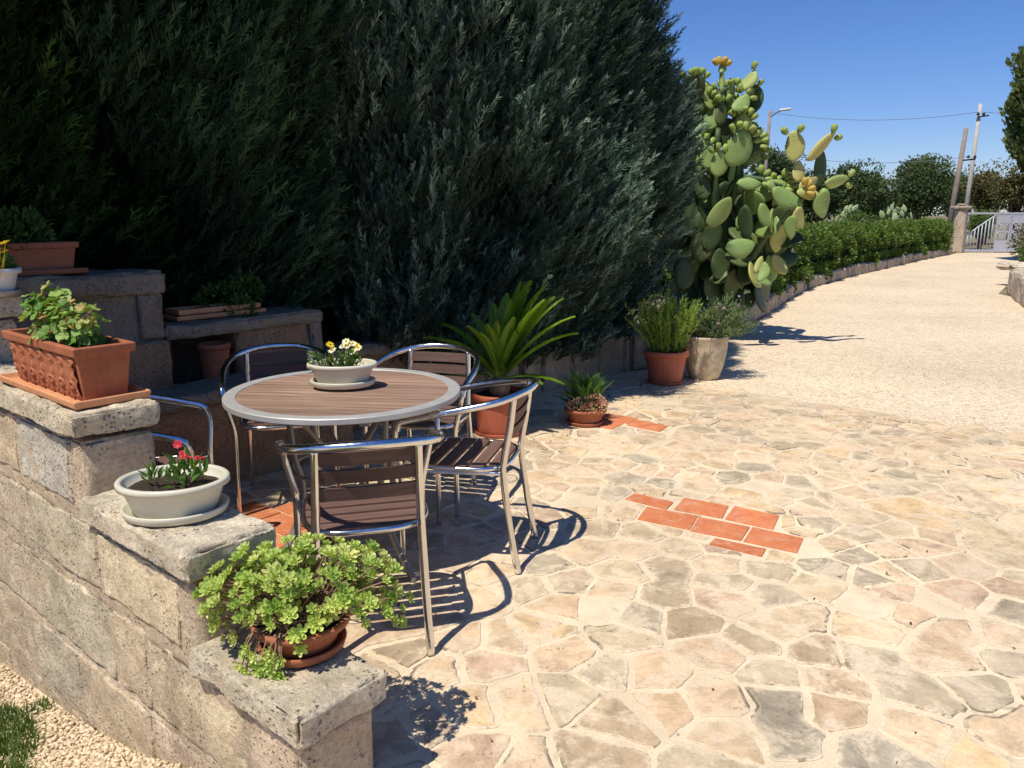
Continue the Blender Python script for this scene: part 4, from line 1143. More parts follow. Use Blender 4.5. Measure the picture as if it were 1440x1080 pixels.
cypress('cypress_tree', WU(-5.02, 5.20), 6.2, pB, 1.52, 2.08, 34000, M['cyp_b'], 'pale blue-grey feathery cypress standing next to the prickly pear', .20, seed=3)
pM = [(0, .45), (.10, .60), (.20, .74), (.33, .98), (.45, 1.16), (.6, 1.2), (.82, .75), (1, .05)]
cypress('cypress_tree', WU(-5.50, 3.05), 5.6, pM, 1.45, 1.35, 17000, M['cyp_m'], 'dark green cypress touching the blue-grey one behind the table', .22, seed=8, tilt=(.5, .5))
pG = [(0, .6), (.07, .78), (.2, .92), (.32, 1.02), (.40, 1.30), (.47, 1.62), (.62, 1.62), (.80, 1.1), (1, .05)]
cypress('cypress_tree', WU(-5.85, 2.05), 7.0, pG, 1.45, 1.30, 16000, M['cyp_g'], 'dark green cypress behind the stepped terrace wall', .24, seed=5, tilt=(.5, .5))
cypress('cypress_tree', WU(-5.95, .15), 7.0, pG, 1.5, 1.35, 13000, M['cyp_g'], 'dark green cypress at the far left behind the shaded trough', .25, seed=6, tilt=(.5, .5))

# ------------------------------------------------------------------ prickly pear
def padT(L=1, Wd=.6, T=.09, n=22):
    V = []; F = []; m = 9
    for j in range(m+1):
        t = j/m; z = t*L
        w = Wd/2*(math.sin(math.pi*min(1, (t**.80)*.97+.03))**.62)*(.78+.30*t) if 0 < j < m else .05*Wd
        th = T/2*math.sin(math.pi*min(1, t*.9+.08))**.5
        for k in range(n):
            a = 2*math.pi*k/n; V.append((w*math.cos(a), th*math.sin(a), z))
    for j in range(m):
        for k in range(n): k2 = (k+1) % n; F.append((j*n+k, j*n+k2, (j+1)*n+k2, (j+1)*n+k))
    F += [tuple(range(n-1, -1, -1)), tuple(m*n+k for k in range(n))]
    return V, F
def pad_mat(name, c1, c2, c3):
    t = NT(name); co = t.coord('Object'); n1 = t.noise(co, 4, 4, .6)
    c = t.mix(t.ramp(n1, [(.3, 0), (.7, 1)]), c1, c2)
    oi = t.n('ObjectInfo'); c = t.mix(t.ramp(oi.outputs['Random'], [(.5, 0), (1, .55)]), c, c3)
    dots = t.ramp(t.vor(co, 24, rnd=.3), [(.10, 0), (.17, 1)])
    c = t.mix(1, c, t.ramp(dots, [(0, .45), (1, 1)]), 'MULTIPLY')
    scar = t.ramp(t.noise(co, 9, 6, .75), [(.60, 0), (.68, .6)])
    c = t.mix(scar, c, (.34, .30, .16))
    return t.done(t.pbr(c, .5, 0, t.bump(dots, .3, .004), .35))
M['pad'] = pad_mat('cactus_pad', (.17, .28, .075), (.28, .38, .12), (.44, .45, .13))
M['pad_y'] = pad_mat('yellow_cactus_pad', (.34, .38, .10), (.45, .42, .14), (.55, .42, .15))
M['pad_d'] = pad_mat('shaded_cactus_pad', (.03, .06, .02), (.07, .11, .035), (.14, .16, .045))  # darker pad copy: shade inside the plant put into the colour
M['fruit'] = simple('green_cactus_fruit', (.28, .36, .08), .5, nscale=15, namt=.3)
M['fruit_o'] = simple('ripe_cactus_fruit', (.52, .36, .07), .5, nscale=15, namt=.3)
FOC = 1100.; PT = R(12.3); HC = 1.45
def unp(px, py, Y):
    a = (px-720)/FOC; b = (540-py)/FOC; dy = math.cos(PT)+b*math.sin(PT); dz = -math.sin(PT)+b*math.cos(PT); t = Y/dy
    return Vector((a*t, Y, HC+dz*t))
cactus = emp('prickly_pear', (2.45, 9.3, 0), 0, 'tall prickly pear cactus with green fruit leaning over the driveway', 'cactus')
CB = Vector((2.45, 9.3, 0))
padV = {}
def pad(base, L, Wd, tilt, yaw, pitch, mat, fruit=0, ripe=False):
    m = MB(); V, F = padT(L, Wd, .05+.02*random.random()); m.add([(x+.025*math.sin(z/L*3+yaw), y+.03*math.sin(z/L*2.5), z) for x, y, z in V], F)
    o = m.build('pad', mat, cactus)
    Mx = Matrix.Rotation(tilt, 4, 'Y') @ Matrix.Rotation(pitch, 4, 'X') @ Matrix.Rotation(yaw, 4, 'Z')
    o.matrix_local = Matrix.Translation(Vector(base)-CB) @ Mx
    for k in range(fruit):
        t = (k+.5)/fruit*2-1 if fruit > 1 else 0; an = t*1.15
        x = Wd*.46*math.sin(an); z = L*(.62+.38*math.cos(an))
        f = MB(); r_ = random.uniform(.026, .037); f.lathe([(0, 0), (r_*.6, .005), (r_, .035), (r_, .065), (r_*.8, .086), (r_*.5, .081), (0, .076)], 10)
        g = f.build('fruit', M['fruit_o'] if ripe else M['fruit'], o); g.location = (x, 0, z-.01); g.rotation_euler = (random.uniform(-.4, .4), an, 0)
    return o
S = 8.9/1100
def padpx(cx, cy, L, Wd, ang, Y=8.9, yaw=0, pitch=0, mat='pad', fruit=0, ripe=False):
    """pad centred at a picture point of the plant, ang = lean clockwise from upright"""
    s = Y/1100; c = unp(cx, cy, Y); a = R(ang); L *= s*.98; Wd *= s*1.0
    base = c-Vector((math.sin(a), 0, math.cos(a)))*L*.5
    pad(base, L, Wd/max(.35, abs(math.cos(yaw))), a, yaw, pitch, M[mat], fruit, ripe)
big = [(998, 134, 38, 22, -5, 9.0, .5, 'pad', 0), (1050, 113, 34, 16, 28, 8.9, .8, 'pad', 1), (1043, 142, 34, 22, 38, 8.8, .2, 'pad', 3), (1028, 134, 28, 14, 20, 9.0, .7, 'pad', 3),
 (1041, 176, 32, 28, 8, 8.9, .1, 'pad', 5), (1037, 208, 52, 40, 25, 8.7, .1, 'pad', 6), (1115, 206, 42, 28, -8, 8.5, .2, 'pad_y', 2), (1156, 206, 52, 18, 48, 8.5, .6, 'pad_y', 2),
 (1153, 236, 50, 22, 4, 8.6, .4, 'pad_d', 0), (1124, 240, 30, 22, 12, 8.5, .3, 'pad_y', 0), (1140, 258, 36, 26, 62, 8.5, .2, 'pad_y', 0), (1181, 254, 40, 18, 84, 8.4, .5, 'pad', 2),
 (1161, 287, 40, 27, 172, 8.4, .2, 'pad', 0), (1108, 277, 50, 28, 115, 8.5, .1, 'pad', 0), (1128, 306, 32, 24, 150, 8.4, .3, 'pad_y', 0), (1115, 320, 34, 18, 185, 8.4, .4, 'pad', 0),
 (1080, 302, 38, 22, 140, 8.6, .3, 'pad', 0), (1051, 314, 50, 20, 175, 8.6, .6, 'pad_d', 0), (1010, 298, 50, 28, 35, 8.6, .2, 'pad', 0), (1056, 254, 40, 20, 75, 8.7, .3, 'pad', 4),
 (1042, 346, 44, 30, 80, 8.3, .1, 'pad', 0), (993, 218, 40, 26, -12, 8.8, .3, 'pad', 4), (1010, 230, 36, 28, 10, 8.7, .2, 'pad', 4), (1000, 165, 34, 26, 0, 9.0, .2, 'pad', 5), (1016, 158, 34, 22, 22, 8.9, .4, 'pad_d', 5),
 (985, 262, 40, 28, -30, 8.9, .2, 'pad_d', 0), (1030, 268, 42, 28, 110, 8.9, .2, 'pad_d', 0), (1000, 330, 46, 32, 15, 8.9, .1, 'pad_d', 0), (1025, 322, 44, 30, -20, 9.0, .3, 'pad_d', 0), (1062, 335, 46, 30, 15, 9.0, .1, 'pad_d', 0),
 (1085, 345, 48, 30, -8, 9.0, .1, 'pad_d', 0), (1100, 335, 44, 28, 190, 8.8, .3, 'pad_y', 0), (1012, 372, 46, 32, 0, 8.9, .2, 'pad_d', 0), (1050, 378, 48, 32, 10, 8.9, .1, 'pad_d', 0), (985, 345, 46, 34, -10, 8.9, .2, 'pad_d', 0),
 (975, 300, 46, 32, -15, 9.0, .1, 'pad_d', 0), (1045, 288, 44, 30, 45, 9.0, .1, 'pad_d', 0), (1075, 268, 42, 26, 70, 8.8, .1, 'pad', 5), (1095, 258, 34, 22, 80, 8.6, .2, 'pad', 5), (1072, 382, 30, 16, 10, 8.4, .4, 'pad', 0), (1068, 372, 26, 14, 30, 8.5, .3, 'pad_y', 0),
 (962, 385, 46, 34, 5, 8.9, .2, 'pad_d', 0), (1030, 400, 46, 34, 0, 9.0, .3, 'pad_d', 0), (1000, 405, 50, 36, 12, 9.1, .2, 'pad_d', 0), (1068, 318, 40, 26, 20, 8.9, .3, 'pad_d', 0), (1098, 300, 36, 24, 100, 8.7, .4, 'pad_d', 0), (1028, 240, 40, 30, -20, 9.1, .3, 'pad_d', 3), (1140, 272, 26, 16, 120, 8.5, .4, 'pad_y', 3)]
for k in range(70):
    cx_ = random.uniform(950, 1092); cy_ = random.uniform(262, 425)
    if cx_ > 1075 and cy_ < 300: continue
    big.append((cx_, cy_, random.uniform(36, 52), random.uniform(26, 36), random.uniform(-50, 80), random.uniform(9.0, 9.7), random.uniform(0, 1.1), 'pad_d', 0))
for k in range(22):
    cx_ = random.uniform(1040, 1112); big.append((cx_, random.uniform(285, 400)-(cx_-1040)*.4, random.uniform(30, 42), random.uniform(20, 28), random.uniform(-60, 110), random.uniform(8.7, 9.2), random.uniform(.2, 1.2), random.choice(('pad', 'pad_d', 'pad_y')), 0))
for k in range(44):
    big.append((random.uniform(955, 1066), random.uniform(120, 300), random.uniform(30, 42), random.uniform(22, 30), random.uniform(-50, 80), random.uniform(9.0, 9.4), random.uniform(0, .6), random.choice(('pad', 'pad_d', 'pad_d')), random.choice((3, 5, 6))))
for (cx, cy, L, Wd, ang, Y, yaw, mt, fr) in big: padpx(cx, cy, L, Wd, ang, Y, yaw*random.choice((-1, 1)), random.uniform(-.3, .3), mt, fr, False)
padpx(1014, 112, 30, 8, 2, 8.9, .2, 0, 'pad', 0); padpx(1014, 96, 12, 12, 5, 8.9, 0, 0, 'pad', 4, True); padpx(1128, 268, 16, 14, 60, 8.45, 0, 0, 'pad_y', 4, True)
m = MB()
def br(pts, r0, r1): m.tube([Vector(unp(*p))-CB for p in pts], list(np.linspace(r0*.8, r1*.7, len(pts))), 10, smooth_n=4)
br([(1020, 425, 9.2), (1015, 380, 9.1), (1010, 320, 9.0), (1005, 260, 8.9), (1010, 180, 8.9)], .11, .04)
br([(1020, 425, 9.2), (1050, 370, 9.0), (1085, 320, 8.8), (1125, 280, 8.6), (1150, 255, 8.55)], .10, .03)
br([(1010, 320, 9.0), (1030, 280, 8.9), (1040, 220, 8.8)], .06, .03); br([(1010, 300, 9.0), (1040, 250, 8.8), (1100, 262, 8.6)], .05, .025); br([(1012, 340, 9.), (985, 290, 9.0), (990, 230, 8.9)], .06, .03)
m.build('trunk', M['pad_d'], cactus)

# ------------------------------------------------------------------ hedge along the kerb
M['hedge'] = leaf_mat('hedge_leaf', (.045, .10, .015), (.12, .20, .03), .3, .45, .35, c=(.26, .33, .07))
def hedge_path():
    P = [np.array(p) for p in [(3.05, 10.2)]+kerb[2:]]; out = []
    for k in range(len(P)-1):
        d = P[k+1]-P[k]; L = np.linalg.norm(d); d = d/L; n = np.array([-d[1], d[0]])
        for s in np.arange(0, L, .25): out.append((P[k]+d*s+n*.56, d, n))
    return out
hp = hedge_path(); nh = 115000; idx = rng.integers(0, len(hp)-1, nh)
hc = np.array([h[0] for h in hp])[idx]; hd = np.array([h[1] for h in hp])[idx]; hn = np.array([h[2] for h in hp])[idx]
s = rng.uniform(0, .26, nh); ph = rng.uniform(-.25, 1.0, nh)*math.pi     # section angle: side facing drive, top, back
wdt, hgt = .48, 1.10
sx_ = -np.sign(np.cos(ph))*np.abs(np.cos(ph))**.45*wdt; szz = np.where(ph > 0, .45+np.abs(np.sin(ph))**.45*(hgt-.45), .45+ph/.79*.35)
P = np.concatenate([hc+hd*s[:, None]-hn*(-sx_[:, None]), szz[:, None]], 1)
nx3 = np.concatenate([hn*(sx_/wdt)[:, None], np.clip(np.sin(ph), -.2, 1)[:, None]], 1)
lm = np.array([mnoise.noise(Vector((p[0]*1.6, p[1]*1.6, p[2]*2)))*.16+mnoise.noise(Vector((p[0]*5, p[1]*5, p[2]*5)))*.10 for p in P])
P = P+nx3*(lm+rng.uniform(-.10, .02, nh))[:, None]; P[:, 2] += np.where(P[:, 2] > .95, np.abs(rng.normal(0, .035, nh)), 0)
tV, tF = leafcard(); V, F = scatter(tV, tF, P, nx3+rng.normal(size=(nh, 3))*.6+np.array([0, 0, .3]), rng.uniform(.04, .085, nh))
hroot = emp('clipped_hedge', (0, 0, 0), 0, 'long clipped green hedge running behind the kerb to the gate pillar', 'hedge')
fast('foliage', V, F, np.repeat(np.clip(rng.normal(.42, .22, nh)+lm*1.2+(P[:, 2]-.8)*.3, 0, 1), 4), M['hedge'], hroot)
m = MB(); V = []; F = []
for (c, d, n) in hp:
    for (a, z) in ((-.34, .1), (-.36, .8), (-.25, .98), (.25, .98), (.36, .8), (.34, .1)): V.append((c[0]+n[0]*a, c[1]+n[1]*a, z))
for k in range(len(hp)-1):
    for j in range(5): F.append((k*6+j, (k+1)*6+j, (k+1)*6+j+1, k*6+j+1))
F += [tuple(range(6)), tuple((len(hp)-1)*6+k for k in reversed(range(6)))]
m.add(V, F); m.build('shade_core', M['core'], hroot)  # near-black core added inside the hedge, shade put into its colour

# ------------------------------------------------------------------ background trees
M['tree_d'] = leaf_mat('dark_oak_leaf', (.04, .065, .025), (.10, .145, .055), .25, .6, .2, c=(.18, .22, .09))
M['tree_dk'] = leaf_mat('shaded_leaf', (.010, .020, .008), (.03, .05, .018), .2, .6, .2)  # near-black leaf: darkness behind the cactus put into the colour
M['slimc'] = leaf_mat('slim_cypress_leaf', (.04, .07, .02), (.12, .16, .05), .25, .6, .2, c=(.18, .22, .07))
M['tree_o'] = leaf_mat('olive_brown_leaf', (.07, .075, .025), (.16, .15, .06), .25, .6, .2, c=(.25, .20, .09))
M['tree_l'] = leaf_mat('light_green_leaf', (.08, .14, .03), (.18, .26, .06), .3)
def tree(px, Y, ptop, wpx, mat, label, seed, n=11000, name='broadleaf_tree', leaf=.13, bottom=.8, cat='tree', group=None):
    r = np.random.default_rng(seed); x = (px-720)/FOC*Y/ (math.cos(PT)) * 1.0
    x = unp(px, 300, Y)[0]; H = unp(px, ptop, Y)[2]; wr = wpx/2/FOC*Y
    root = emp(name, (x, Y, 0), 0, label, cat, group)
    nb = 20; cl = []
    for k in range(nb):
        d = norm(r.normal(size=3)); q = r.uniform(.25, .72); c_ = np.array([d[0]*wr*q, d[1]*wr*q, bottom+(H-bottom)*(.5+.5*d[2]*q*1.0)]); cl.append((c_, r.uniform(.28, .45)*min(wr, (H-bottom)*.6)))
    cl.append((np.array([0, 0, H-.35*(H-bottom)]), .36*(H-bottom)))
    P = []; N = []; A_ = []
    per = n//len(cl)
    for c_, q in cl:
        d = norm(r.normal(size=(per, 3))); rr_ = q*r.uniform(.35, 1.12, (per, 1))**.5; p = c_+d*rr_*np.array([1.1, 1.1, .85]); P.append(p); N.append(d); A_.append(np.clip(r.normal(.4, .2, per)+d[:, 2]*.2+r.normal()*.1, 0, 1))
    P = np.concatenate(P); N = np.concatenate(N)+r.normal(size=(len(P), 3))*.5; k = P[:, 2] > .25; P, N, A_ = P[k], N[k], np.concatenate(A_)[k]
    P[:, 2] = np.minimum(P[:, 2], H+.15)
    tV, tF = leafcard(); V, F = scatter(tV, tF, P, N, r.uniform(.6, 1.3, len(P))*leaf)
    fast('crown', V, F, np.repeat(A_, 4), mat, root)
    m = MB(); m.tube([(0, 0, -.1), (.05, 0, bottom+.3), (.0, .1, bottom+.5*(H-bottom))], [.05*H, .04*H, .02*H], 8, smooth_n=3)
    for k in range(5):
        c_ = cl[k][0]; m.tube([(.03, 0, bottom+.2), tuple(c_*.5+np.array([0, 0, .3*bottom])), tuple(c_)], [.025*H, .017*H, .008*H], 6, smooth_n=2)
    m.build('trunk', M['bark'], root); return root
tree(1290, 52, 216, 112, M['tree_d'], 'round dark green tree left of the two poles', 21, 15000, leaf=.2)
tree(1345, 60, 232, 70, M['tree_d'], 'dark green tree directly behind the leaning wooden pole', 22, 8000, leaf=.2)
tree(1205, 48, 220, 90, M['tree_d'], 'dark tree just right of the prickly pear', 23, 12000, leaf=.19)
tree(1150, 45, 232, 80, M['tree_d'], 'dark tree partly hidden behind the prickly pear', 24, 9000, leaf=.19)
tree(1085, 42, 200, 85, M['tree_d'], 'dark tree behind the lamp post', 25, 11000, leaf=.18)
tree(1238, 62, 268, 50, M['tree_d'], 'low dark bush in the gap between two round trees', 34, 4000, leaf=.2, bottom=.3)
tree(1015, 46, 230, 90, M['tree_d'], 'dark tree behind the top of the prickly pear', 26, 6000, leaf=.2)
tree(950, 34, 240, 110, M['tree_d'], 'dark bushy tree behind the cypress and cactus', 35, 6000, leaf=.16, bottom=.2)
tree(1040, 30, 262, 90, M['tree_d'], 'low dark bushes behind the base of the prickly pear', 36, 6000, name='round_bush', leaf=.14, bottom=.1, cat='bush')
tree(1385, 38, 222, 62, M['tree_o'], 'brownish olive tree right behind the gate', 27, 8000, leaf=.14)
tree(1425, 34, 215, 62, M['tree_o'], 'ragged brown-green tree at the right edge behind the gate', 28, 9000, leaf=.13)
tree(1470, 33, 160, 70, M['tree_o'], 'brown-green tree just beyond the right edge', 29, 6000, leaf=.14)
tree(1382, 33, 285, 36, M['tree_l'], 'small bright green bush behind the left end of the gate', 30, 3500, name='round_bush', leaf=.10, bottom=.1, cat='bush')
# tall cypress at the right edge
def slim(px, Y, ptop, wpx, label):
    x = unp(px, 300, Y)[0]; H = unp(px, ptop, Y)[2]; wr = wpx/2/FOC*Y; r = np.random.default_rng(77); n = 17000
    root = emp('slim_cypress', (x, Y, 0), 0, label, 'tree')
    z = r.uniform(.36, 1, n)**1.0; th = r.uniform(0, 6.28, n); q = np.interp(z, [0, .34, .42, .6, .8, .93, 1], [.2, .3, .8, 1, .9, .55, .03])
    lum = np.array([mnoise.noise(Vector((math.cos(a)*1.5, math.sin(a)*1.5, zz*9))) for a, zz in zip(th, z)])
    q = wr*q*(1+.55*lum)*r.uniform(.55, 1.08, n); P = np.stack([q*np.cos(th), q*np.sin(th), z*H], 1); D = np.stack([np.cos(th)*.5, np.sin(th)*.5, np.full(n, .9)], 1)+r.normal(size=(n, 3))*.3
    tV, tF = leafcard(); V, F = scatter(tV, tF, P, D, r.uniform(.10, .22, n)); fast('crown', V, F, np.repeat(np.clip(r.normal(.45, .22, n)+lum*.9, 0, 1), 4), M['slimc'], root)
    m = MB(); m.tube([(0, 0, -.1), (0, 0, H*.9)], [.15, .03], 8); m.build('trunk', M['bark'], root)
slim(1452, 24, 5, 82, 'tall slim cypress cut off by the right edge of the picture')
tree(978, 11.8, 312, 210, M['tree_dk'], 'added dark bush standing in for the darkness behind the prickly pear trunk', 37, 12000, name='round_bush', leaf=.09, bottom=.1, cat='bush')  # bush added to supply the darkness behind the cactus
# small pale prickly pears beyond the hedge
M['pad_p'] = pad_mat('pale_cactus_pad', (.30, .40, .18), (.40, .48, .25), (.45, .5, .2))
def far_cactus(px, Y, ptop, wpx, seed, label):
    x = unp(px, 300, Y)[0]; H = unp(px, ptop, Y)[2]; root = emp('far_prickly_pear', (x, Y, 0), 0, label, 'cactus', None); r = random.Random(seed)
    w = wpx/2/FOC*Y; pv, pf = padT(.30, .19, .05, 10); m = MB(); m.add(pv, pf); first = m.build('pad', M['pad_p'], root)
    for k in range(40):
        t = r.random()**.6; mt = Matrix.Translation((r.uniform(-w, w)*(1.1-.5*t), r.uniform(-.4, .4), max(0, H*t-.22))) @ Matrix.Rotation(r.uniform(-.7, .7), 4, 'Y') @ Matrix.Rotation(r.uniform(-1, 1), 4, 'Z'); s_ = r.uniform(.6, 1.05)
        o = first if k == 0 else first.copy()
        if k: COL.objects.link(o); o.parent = root
        o.matrix_local = mt @ Matrix.Scale(s_, 4)
far_cactus(1262, 25.5, 287, 42, 4, 'pale prickly pear clump rising behind the far half of the hedge'); far_cactus(1188, 22, 287, 24, 5, 'small pale prickly pear behind the near half of the hedge')
# loose shrubs behind the hedge
tree(1205, 21.5, 286, 46, M['tree_l'], 'bright green shrub rising just behind the hedge', 31, 4500, name='round_bush', leaf=.07, bottom=.2, cat='bush')

# ------------------------------------------------------------------ poles, wires, lamp
M['concrete'] = simple('concrete_pole', (.46, .43, .38), .9, nscale=6, namt=.2)
M['polewood'] = simple('old_pole_wood', (.26, .21, .17), .9, nscale=5, namt=.35)
M['wire'] = simple('cable_rubber', (.16, .17, .20), .7)
def pole(px0, px1, ptop, Y, r0, r1, name, mat, label, parts):
    a = unp(px0, 300, Y); b = unp(px1, ptop, Y); base = a-(b-a)*((a.z)/(b.z-a.z)); base.z = 0
    root = emp(name, tuple(base), 0, label, 'pole'); t = b-base
    m = MB(); m.tube([(0, 0, -.1), tuple(t*.5), tuple(t)], [r0, (r0+r1)/2, r1], 12); m.build('shaft', mat, root); return root, t
Yp = 36
p1, t1 = pole(1358, 1379, 146, 36, .12, .075, 'utility_pole', M['concrete'], 'tall pale concrete utility pole rising behind the gate', 0)
m = MB(); m.tube([t1+Vector((-.05, -.12, -.55)), t1+Vector((.35, -.12, -.5))], .03, 6)
for dx in (-.12, .12): m.lathe([(0, 0), (.05, .01), (.07, .06), (.04, .12), (0, .14)], 10, tuple(t1+Vector((dx, -.12, -.5))))
m.build('insulator', M['iron'], p1)
p2, t2 = pole(1338, 1359, 180, 34, .125, .09, 'utility_pole', M['polewood'], 'shorter leaning wooden utility pole left of the concrete one', 0)
m = MB(); m.tube([t2+Vector((-.05, -.14, -1.3)), t2+Vector((.45, -.14, -1.25))], .035, 6)
for dx in (.15, .42): m.lathe([(0, 0), (.05, .01), (.06, .06), (.03, .12), (0, .14)], 10, tuple(t2+Vector((dx, -.14, -1.22))))
m.build('insulator', M['iron'], p2)
p3, t3 = pole(1072, 1083, 155, 40, .10, .07, 'lamp_post', M['polewood'], 'street lamp post on a wooden pole seen above the cactus', 0)
m = MB(); m.tube([t3+Vector((0, 0, -.35)), t3+Vector((.35, 0, -.1)), t3+Vector((.6, 0, 0))], .03, 6, smooth_n=3); m.build('lamp_arm', M['iron'], p3)
m = MB(); V, F = box_grid(np.array([-.28, -.12, -.06]), np.array([.28, .12, .06]), [2, 1, 1], .05, 3); mt = Matrix.Translation(t3+Vector((.72, 0, .03))) @ Matrix.Rotation(-.12, 4, 'Y'); m.add([mt @ Vector(v) for v in V], F); m.build('lamp_head', M['white_pl'], p3)
def wire(a, b, sag, lab):
    a, b = Vector(a), Vector(b); P = [a.lerp(b, t)-Vector((0, 0, sag*4*t*(1-t))) for t in np.linspace(0, 1, 17)]
    m = MB(); m.tube([p-a for p in P], .011, 5); o = m.build('overhead_wire', M['wire'], None, a); tag(o, lab, 'cable', 'overhead wires between the poles')
top1 = p1.location+t1; top2 = p2.location+t2; top3 = p3.location+t3
wire(top3+Vector((0, 0, -.1)), top1+Vector((-.1, -.12, -.35)), .35, 'upper thin wire from the lamp post to the concrete pole')
wire(top1+Vector((.1, -.12, -.35)), top1+Vector((14, -3, -.8)), .3, 'thin wire leaving the concrete pole toward the right edge')
wire(top3+Vector((0, 0, -1.9)), top2+Vector((.15, -.14, -1.15)), .4, 'lower thin wire from the lamp post to the leaning wooden pole')

# ------------------------------------------------------------------ gate and pillar
M['gate'] = simple('grey_painted_gate', (.44, .45, .50), .5, .2, nscale=8, namt=.12)
M['plaster'] = simple('pink_plaster', (.62, .46, .34), .9, nscale=5, namt=.25, bump=.6, bscale=14, bdist=.02)
gp = unp(1347, 355, 30.0); GX = 16.98
pil = emp('gate_pillar', (GX-.20, 30.0, 0), 0, 'stone gate pillar with a flat cap at the end of the hedge', 'pillar')
st = Stone(); st.block((-.25, -.3, -.03), (1, 0, 0), (0, 1, 0), (.36, .26, 1.63), (.62, .50, .36), .1, .03, .02, 3, .01); o = st.build('shaft', M['stone'], pil); o.matrix_parent_inverse = Matrix()
st = Stone(); st.block((-.38, -.36, 1.60), (1, 0, 0), (0, 1, 0), (.64, .38, .12), (.40, .34, .27), .1, .03, .02, 4, .01); st.block((-.22, -.27, 1.72), (1, 0, 0), (0, 1, 0), (.32, .2, .08), (.40, .34, .27), .1, .03, .02, 5, .01); o = st.build('cap', M['stone'], pil); o.matrix_parent_inverse = Matrix()
def gate():
    root = emp('metal_gate', (GX+.06, 30.05, .04), R(-4), 'grey painted metal double gate with vertical bars closing the driveway', 'gate')
    W1 = 1.66; H = 1.45
    def leaf(x0, sgn):
        m = MB(); X = lambda t: x0+sgn*t
        def bx(a, b, z0, z1, th=.035): m.box((min(X(a), X(b)), -th/2, z0), (max(X(a), X(b)), th/2, z1))
        bx(0, .07, 0, H, .06); bx(.07, W1-.05, H-.07, H, .05); bx(.07, W1-.05, 0, .08, .05); bx(W1-.05, W1, 0, H, .055)
        bx(W1-.52, W1-.47, .08, H-.07, .04)
        o = m.build('frame', M['gate'], root)
        m = MB(); nb = 8
        for k in range(nb):
            t = .16+(W1-.52-.16)*k/nb; topz = min(H-.07, .62+(H-.69)*(k/nb)**.9)
            m.tube([(X(t), 0, .08), (X(t), 0, topz)], .02, 6)
        P = [(X(.07), 0, .55)]+[(X(.16+(W1-.52-.16)*k/nb), 0, min(H-.07, .62+(H-.69)*(k/nb)**.9)) for k in range(nb+1)]; m.tube(P, .025, 6)
        m.build('bars', M['gate'], root)
        m = MB(); m.box((min(X(W1-.47), X(W1-.05)), -.012, H-.40), (max(X(W1-.47), X(W1-.05)), .012, H-.07)); m.box((min(X(W1-.47), X(W1-.05)), -.012, .08), (max(X(W1-.47), X(W1-.05)), .012, .42))
        m.box((min(X(W1-.47), X(W1-.05)), -.014, .72), (max(X(W1-.47), X(W1-.05)), .014, .78))
        for (z0, z1) in ((.42, .72), (.78, H-.40)):
            m.tube([(X(W1-.46), 0, z0), (X(W1-.06), 0, z1)], .016, 6); m.tube([(X(W1-.46), 0, z1), (X(W1-.06), 0, z0)], .016, 6)
            m.tube([(X(W1-.26)+.1*math.cos(a), 0, (z0+z1)/2+.1*math.sin(a)) for a in np.linspace(0, 6.283, 13)], .014, 6)
        m.build('panel', M['gate'], root)
    leaf(0, 1); leaf(2*W1+.02, -1)
gate()

# right edge: rock, red pot, plants in the bed
M['rock'] = stone_mat('pale_rock', 1.25, .2)
r1 = Stone(); r1.block((0, 0, 0), (1, 0, 0), (0, 1, 0), (.75, .5, .14), (.55, .48, .36), .08, .06, .05, 8, .05); o = r1.build('flat_rock', M['rock']); o.location = (10.05, 15.9, .32); tag(o, 'flat pale rock lying on the bed wall by the driveway', 'rock')
root = emp('red_clay_pot', (10.75, 15.55, .40), 0, 'red clay pot at the right edge above the bed wall', 'pot'); round_pot(root, .2, .15, .34, M['terra_pl'], .05, .012)
def bedplant(x, y, w, h, n, mat, label, seed, z0=.3):
    root = emp('bed_shrub', (x, y, 0), 0, label, 'plant'); r = np.random.default_rng(seed); m = MB()
    for k in range(10): m.tube([(0, 0, z0-.1), (r.normal()*w*.3, r.normal()*w*.3, z0+h*.4), (r.normal()*w*.5, r.normal()*w*.4, z0+h*.8)], [.02, .014, .006], 5, smooth_n=2)
    m.build('stem', M['stemw'], root); d = norm(r.normal(size=(n, 3))); P = d*np.array([w, w*.7, h*.5])*r.uniform(.3, 1.05, (n, 1))**.6+np.array([0, 0, z0+h*.5]); tV, tF = leafT(.3); V, F = scatter(tV, tF, P, d+r.normal(size=(n, 3))*.5+np.array([0, 0, .4]), r.uniform(.06, .13, n)); fast('foliage', V, F, np.repeat(r.random(n), 5), mat, root)
bedplant(10.9, 16.3, .42, .75, 1500, M['tree_l'], 'leafy shrub spilling over the bed wall in front of the gate', 41)
bedplant(11.7, 17.6, .6, 1.0, 1500, M['tree_o'], 'brownish shrub at the far right near the gate', 42)
bedplant(9.7, 13.6, .45, .5, 1200, M['tree_l'], 'low green shrub just outside the right edge', 43, .3)

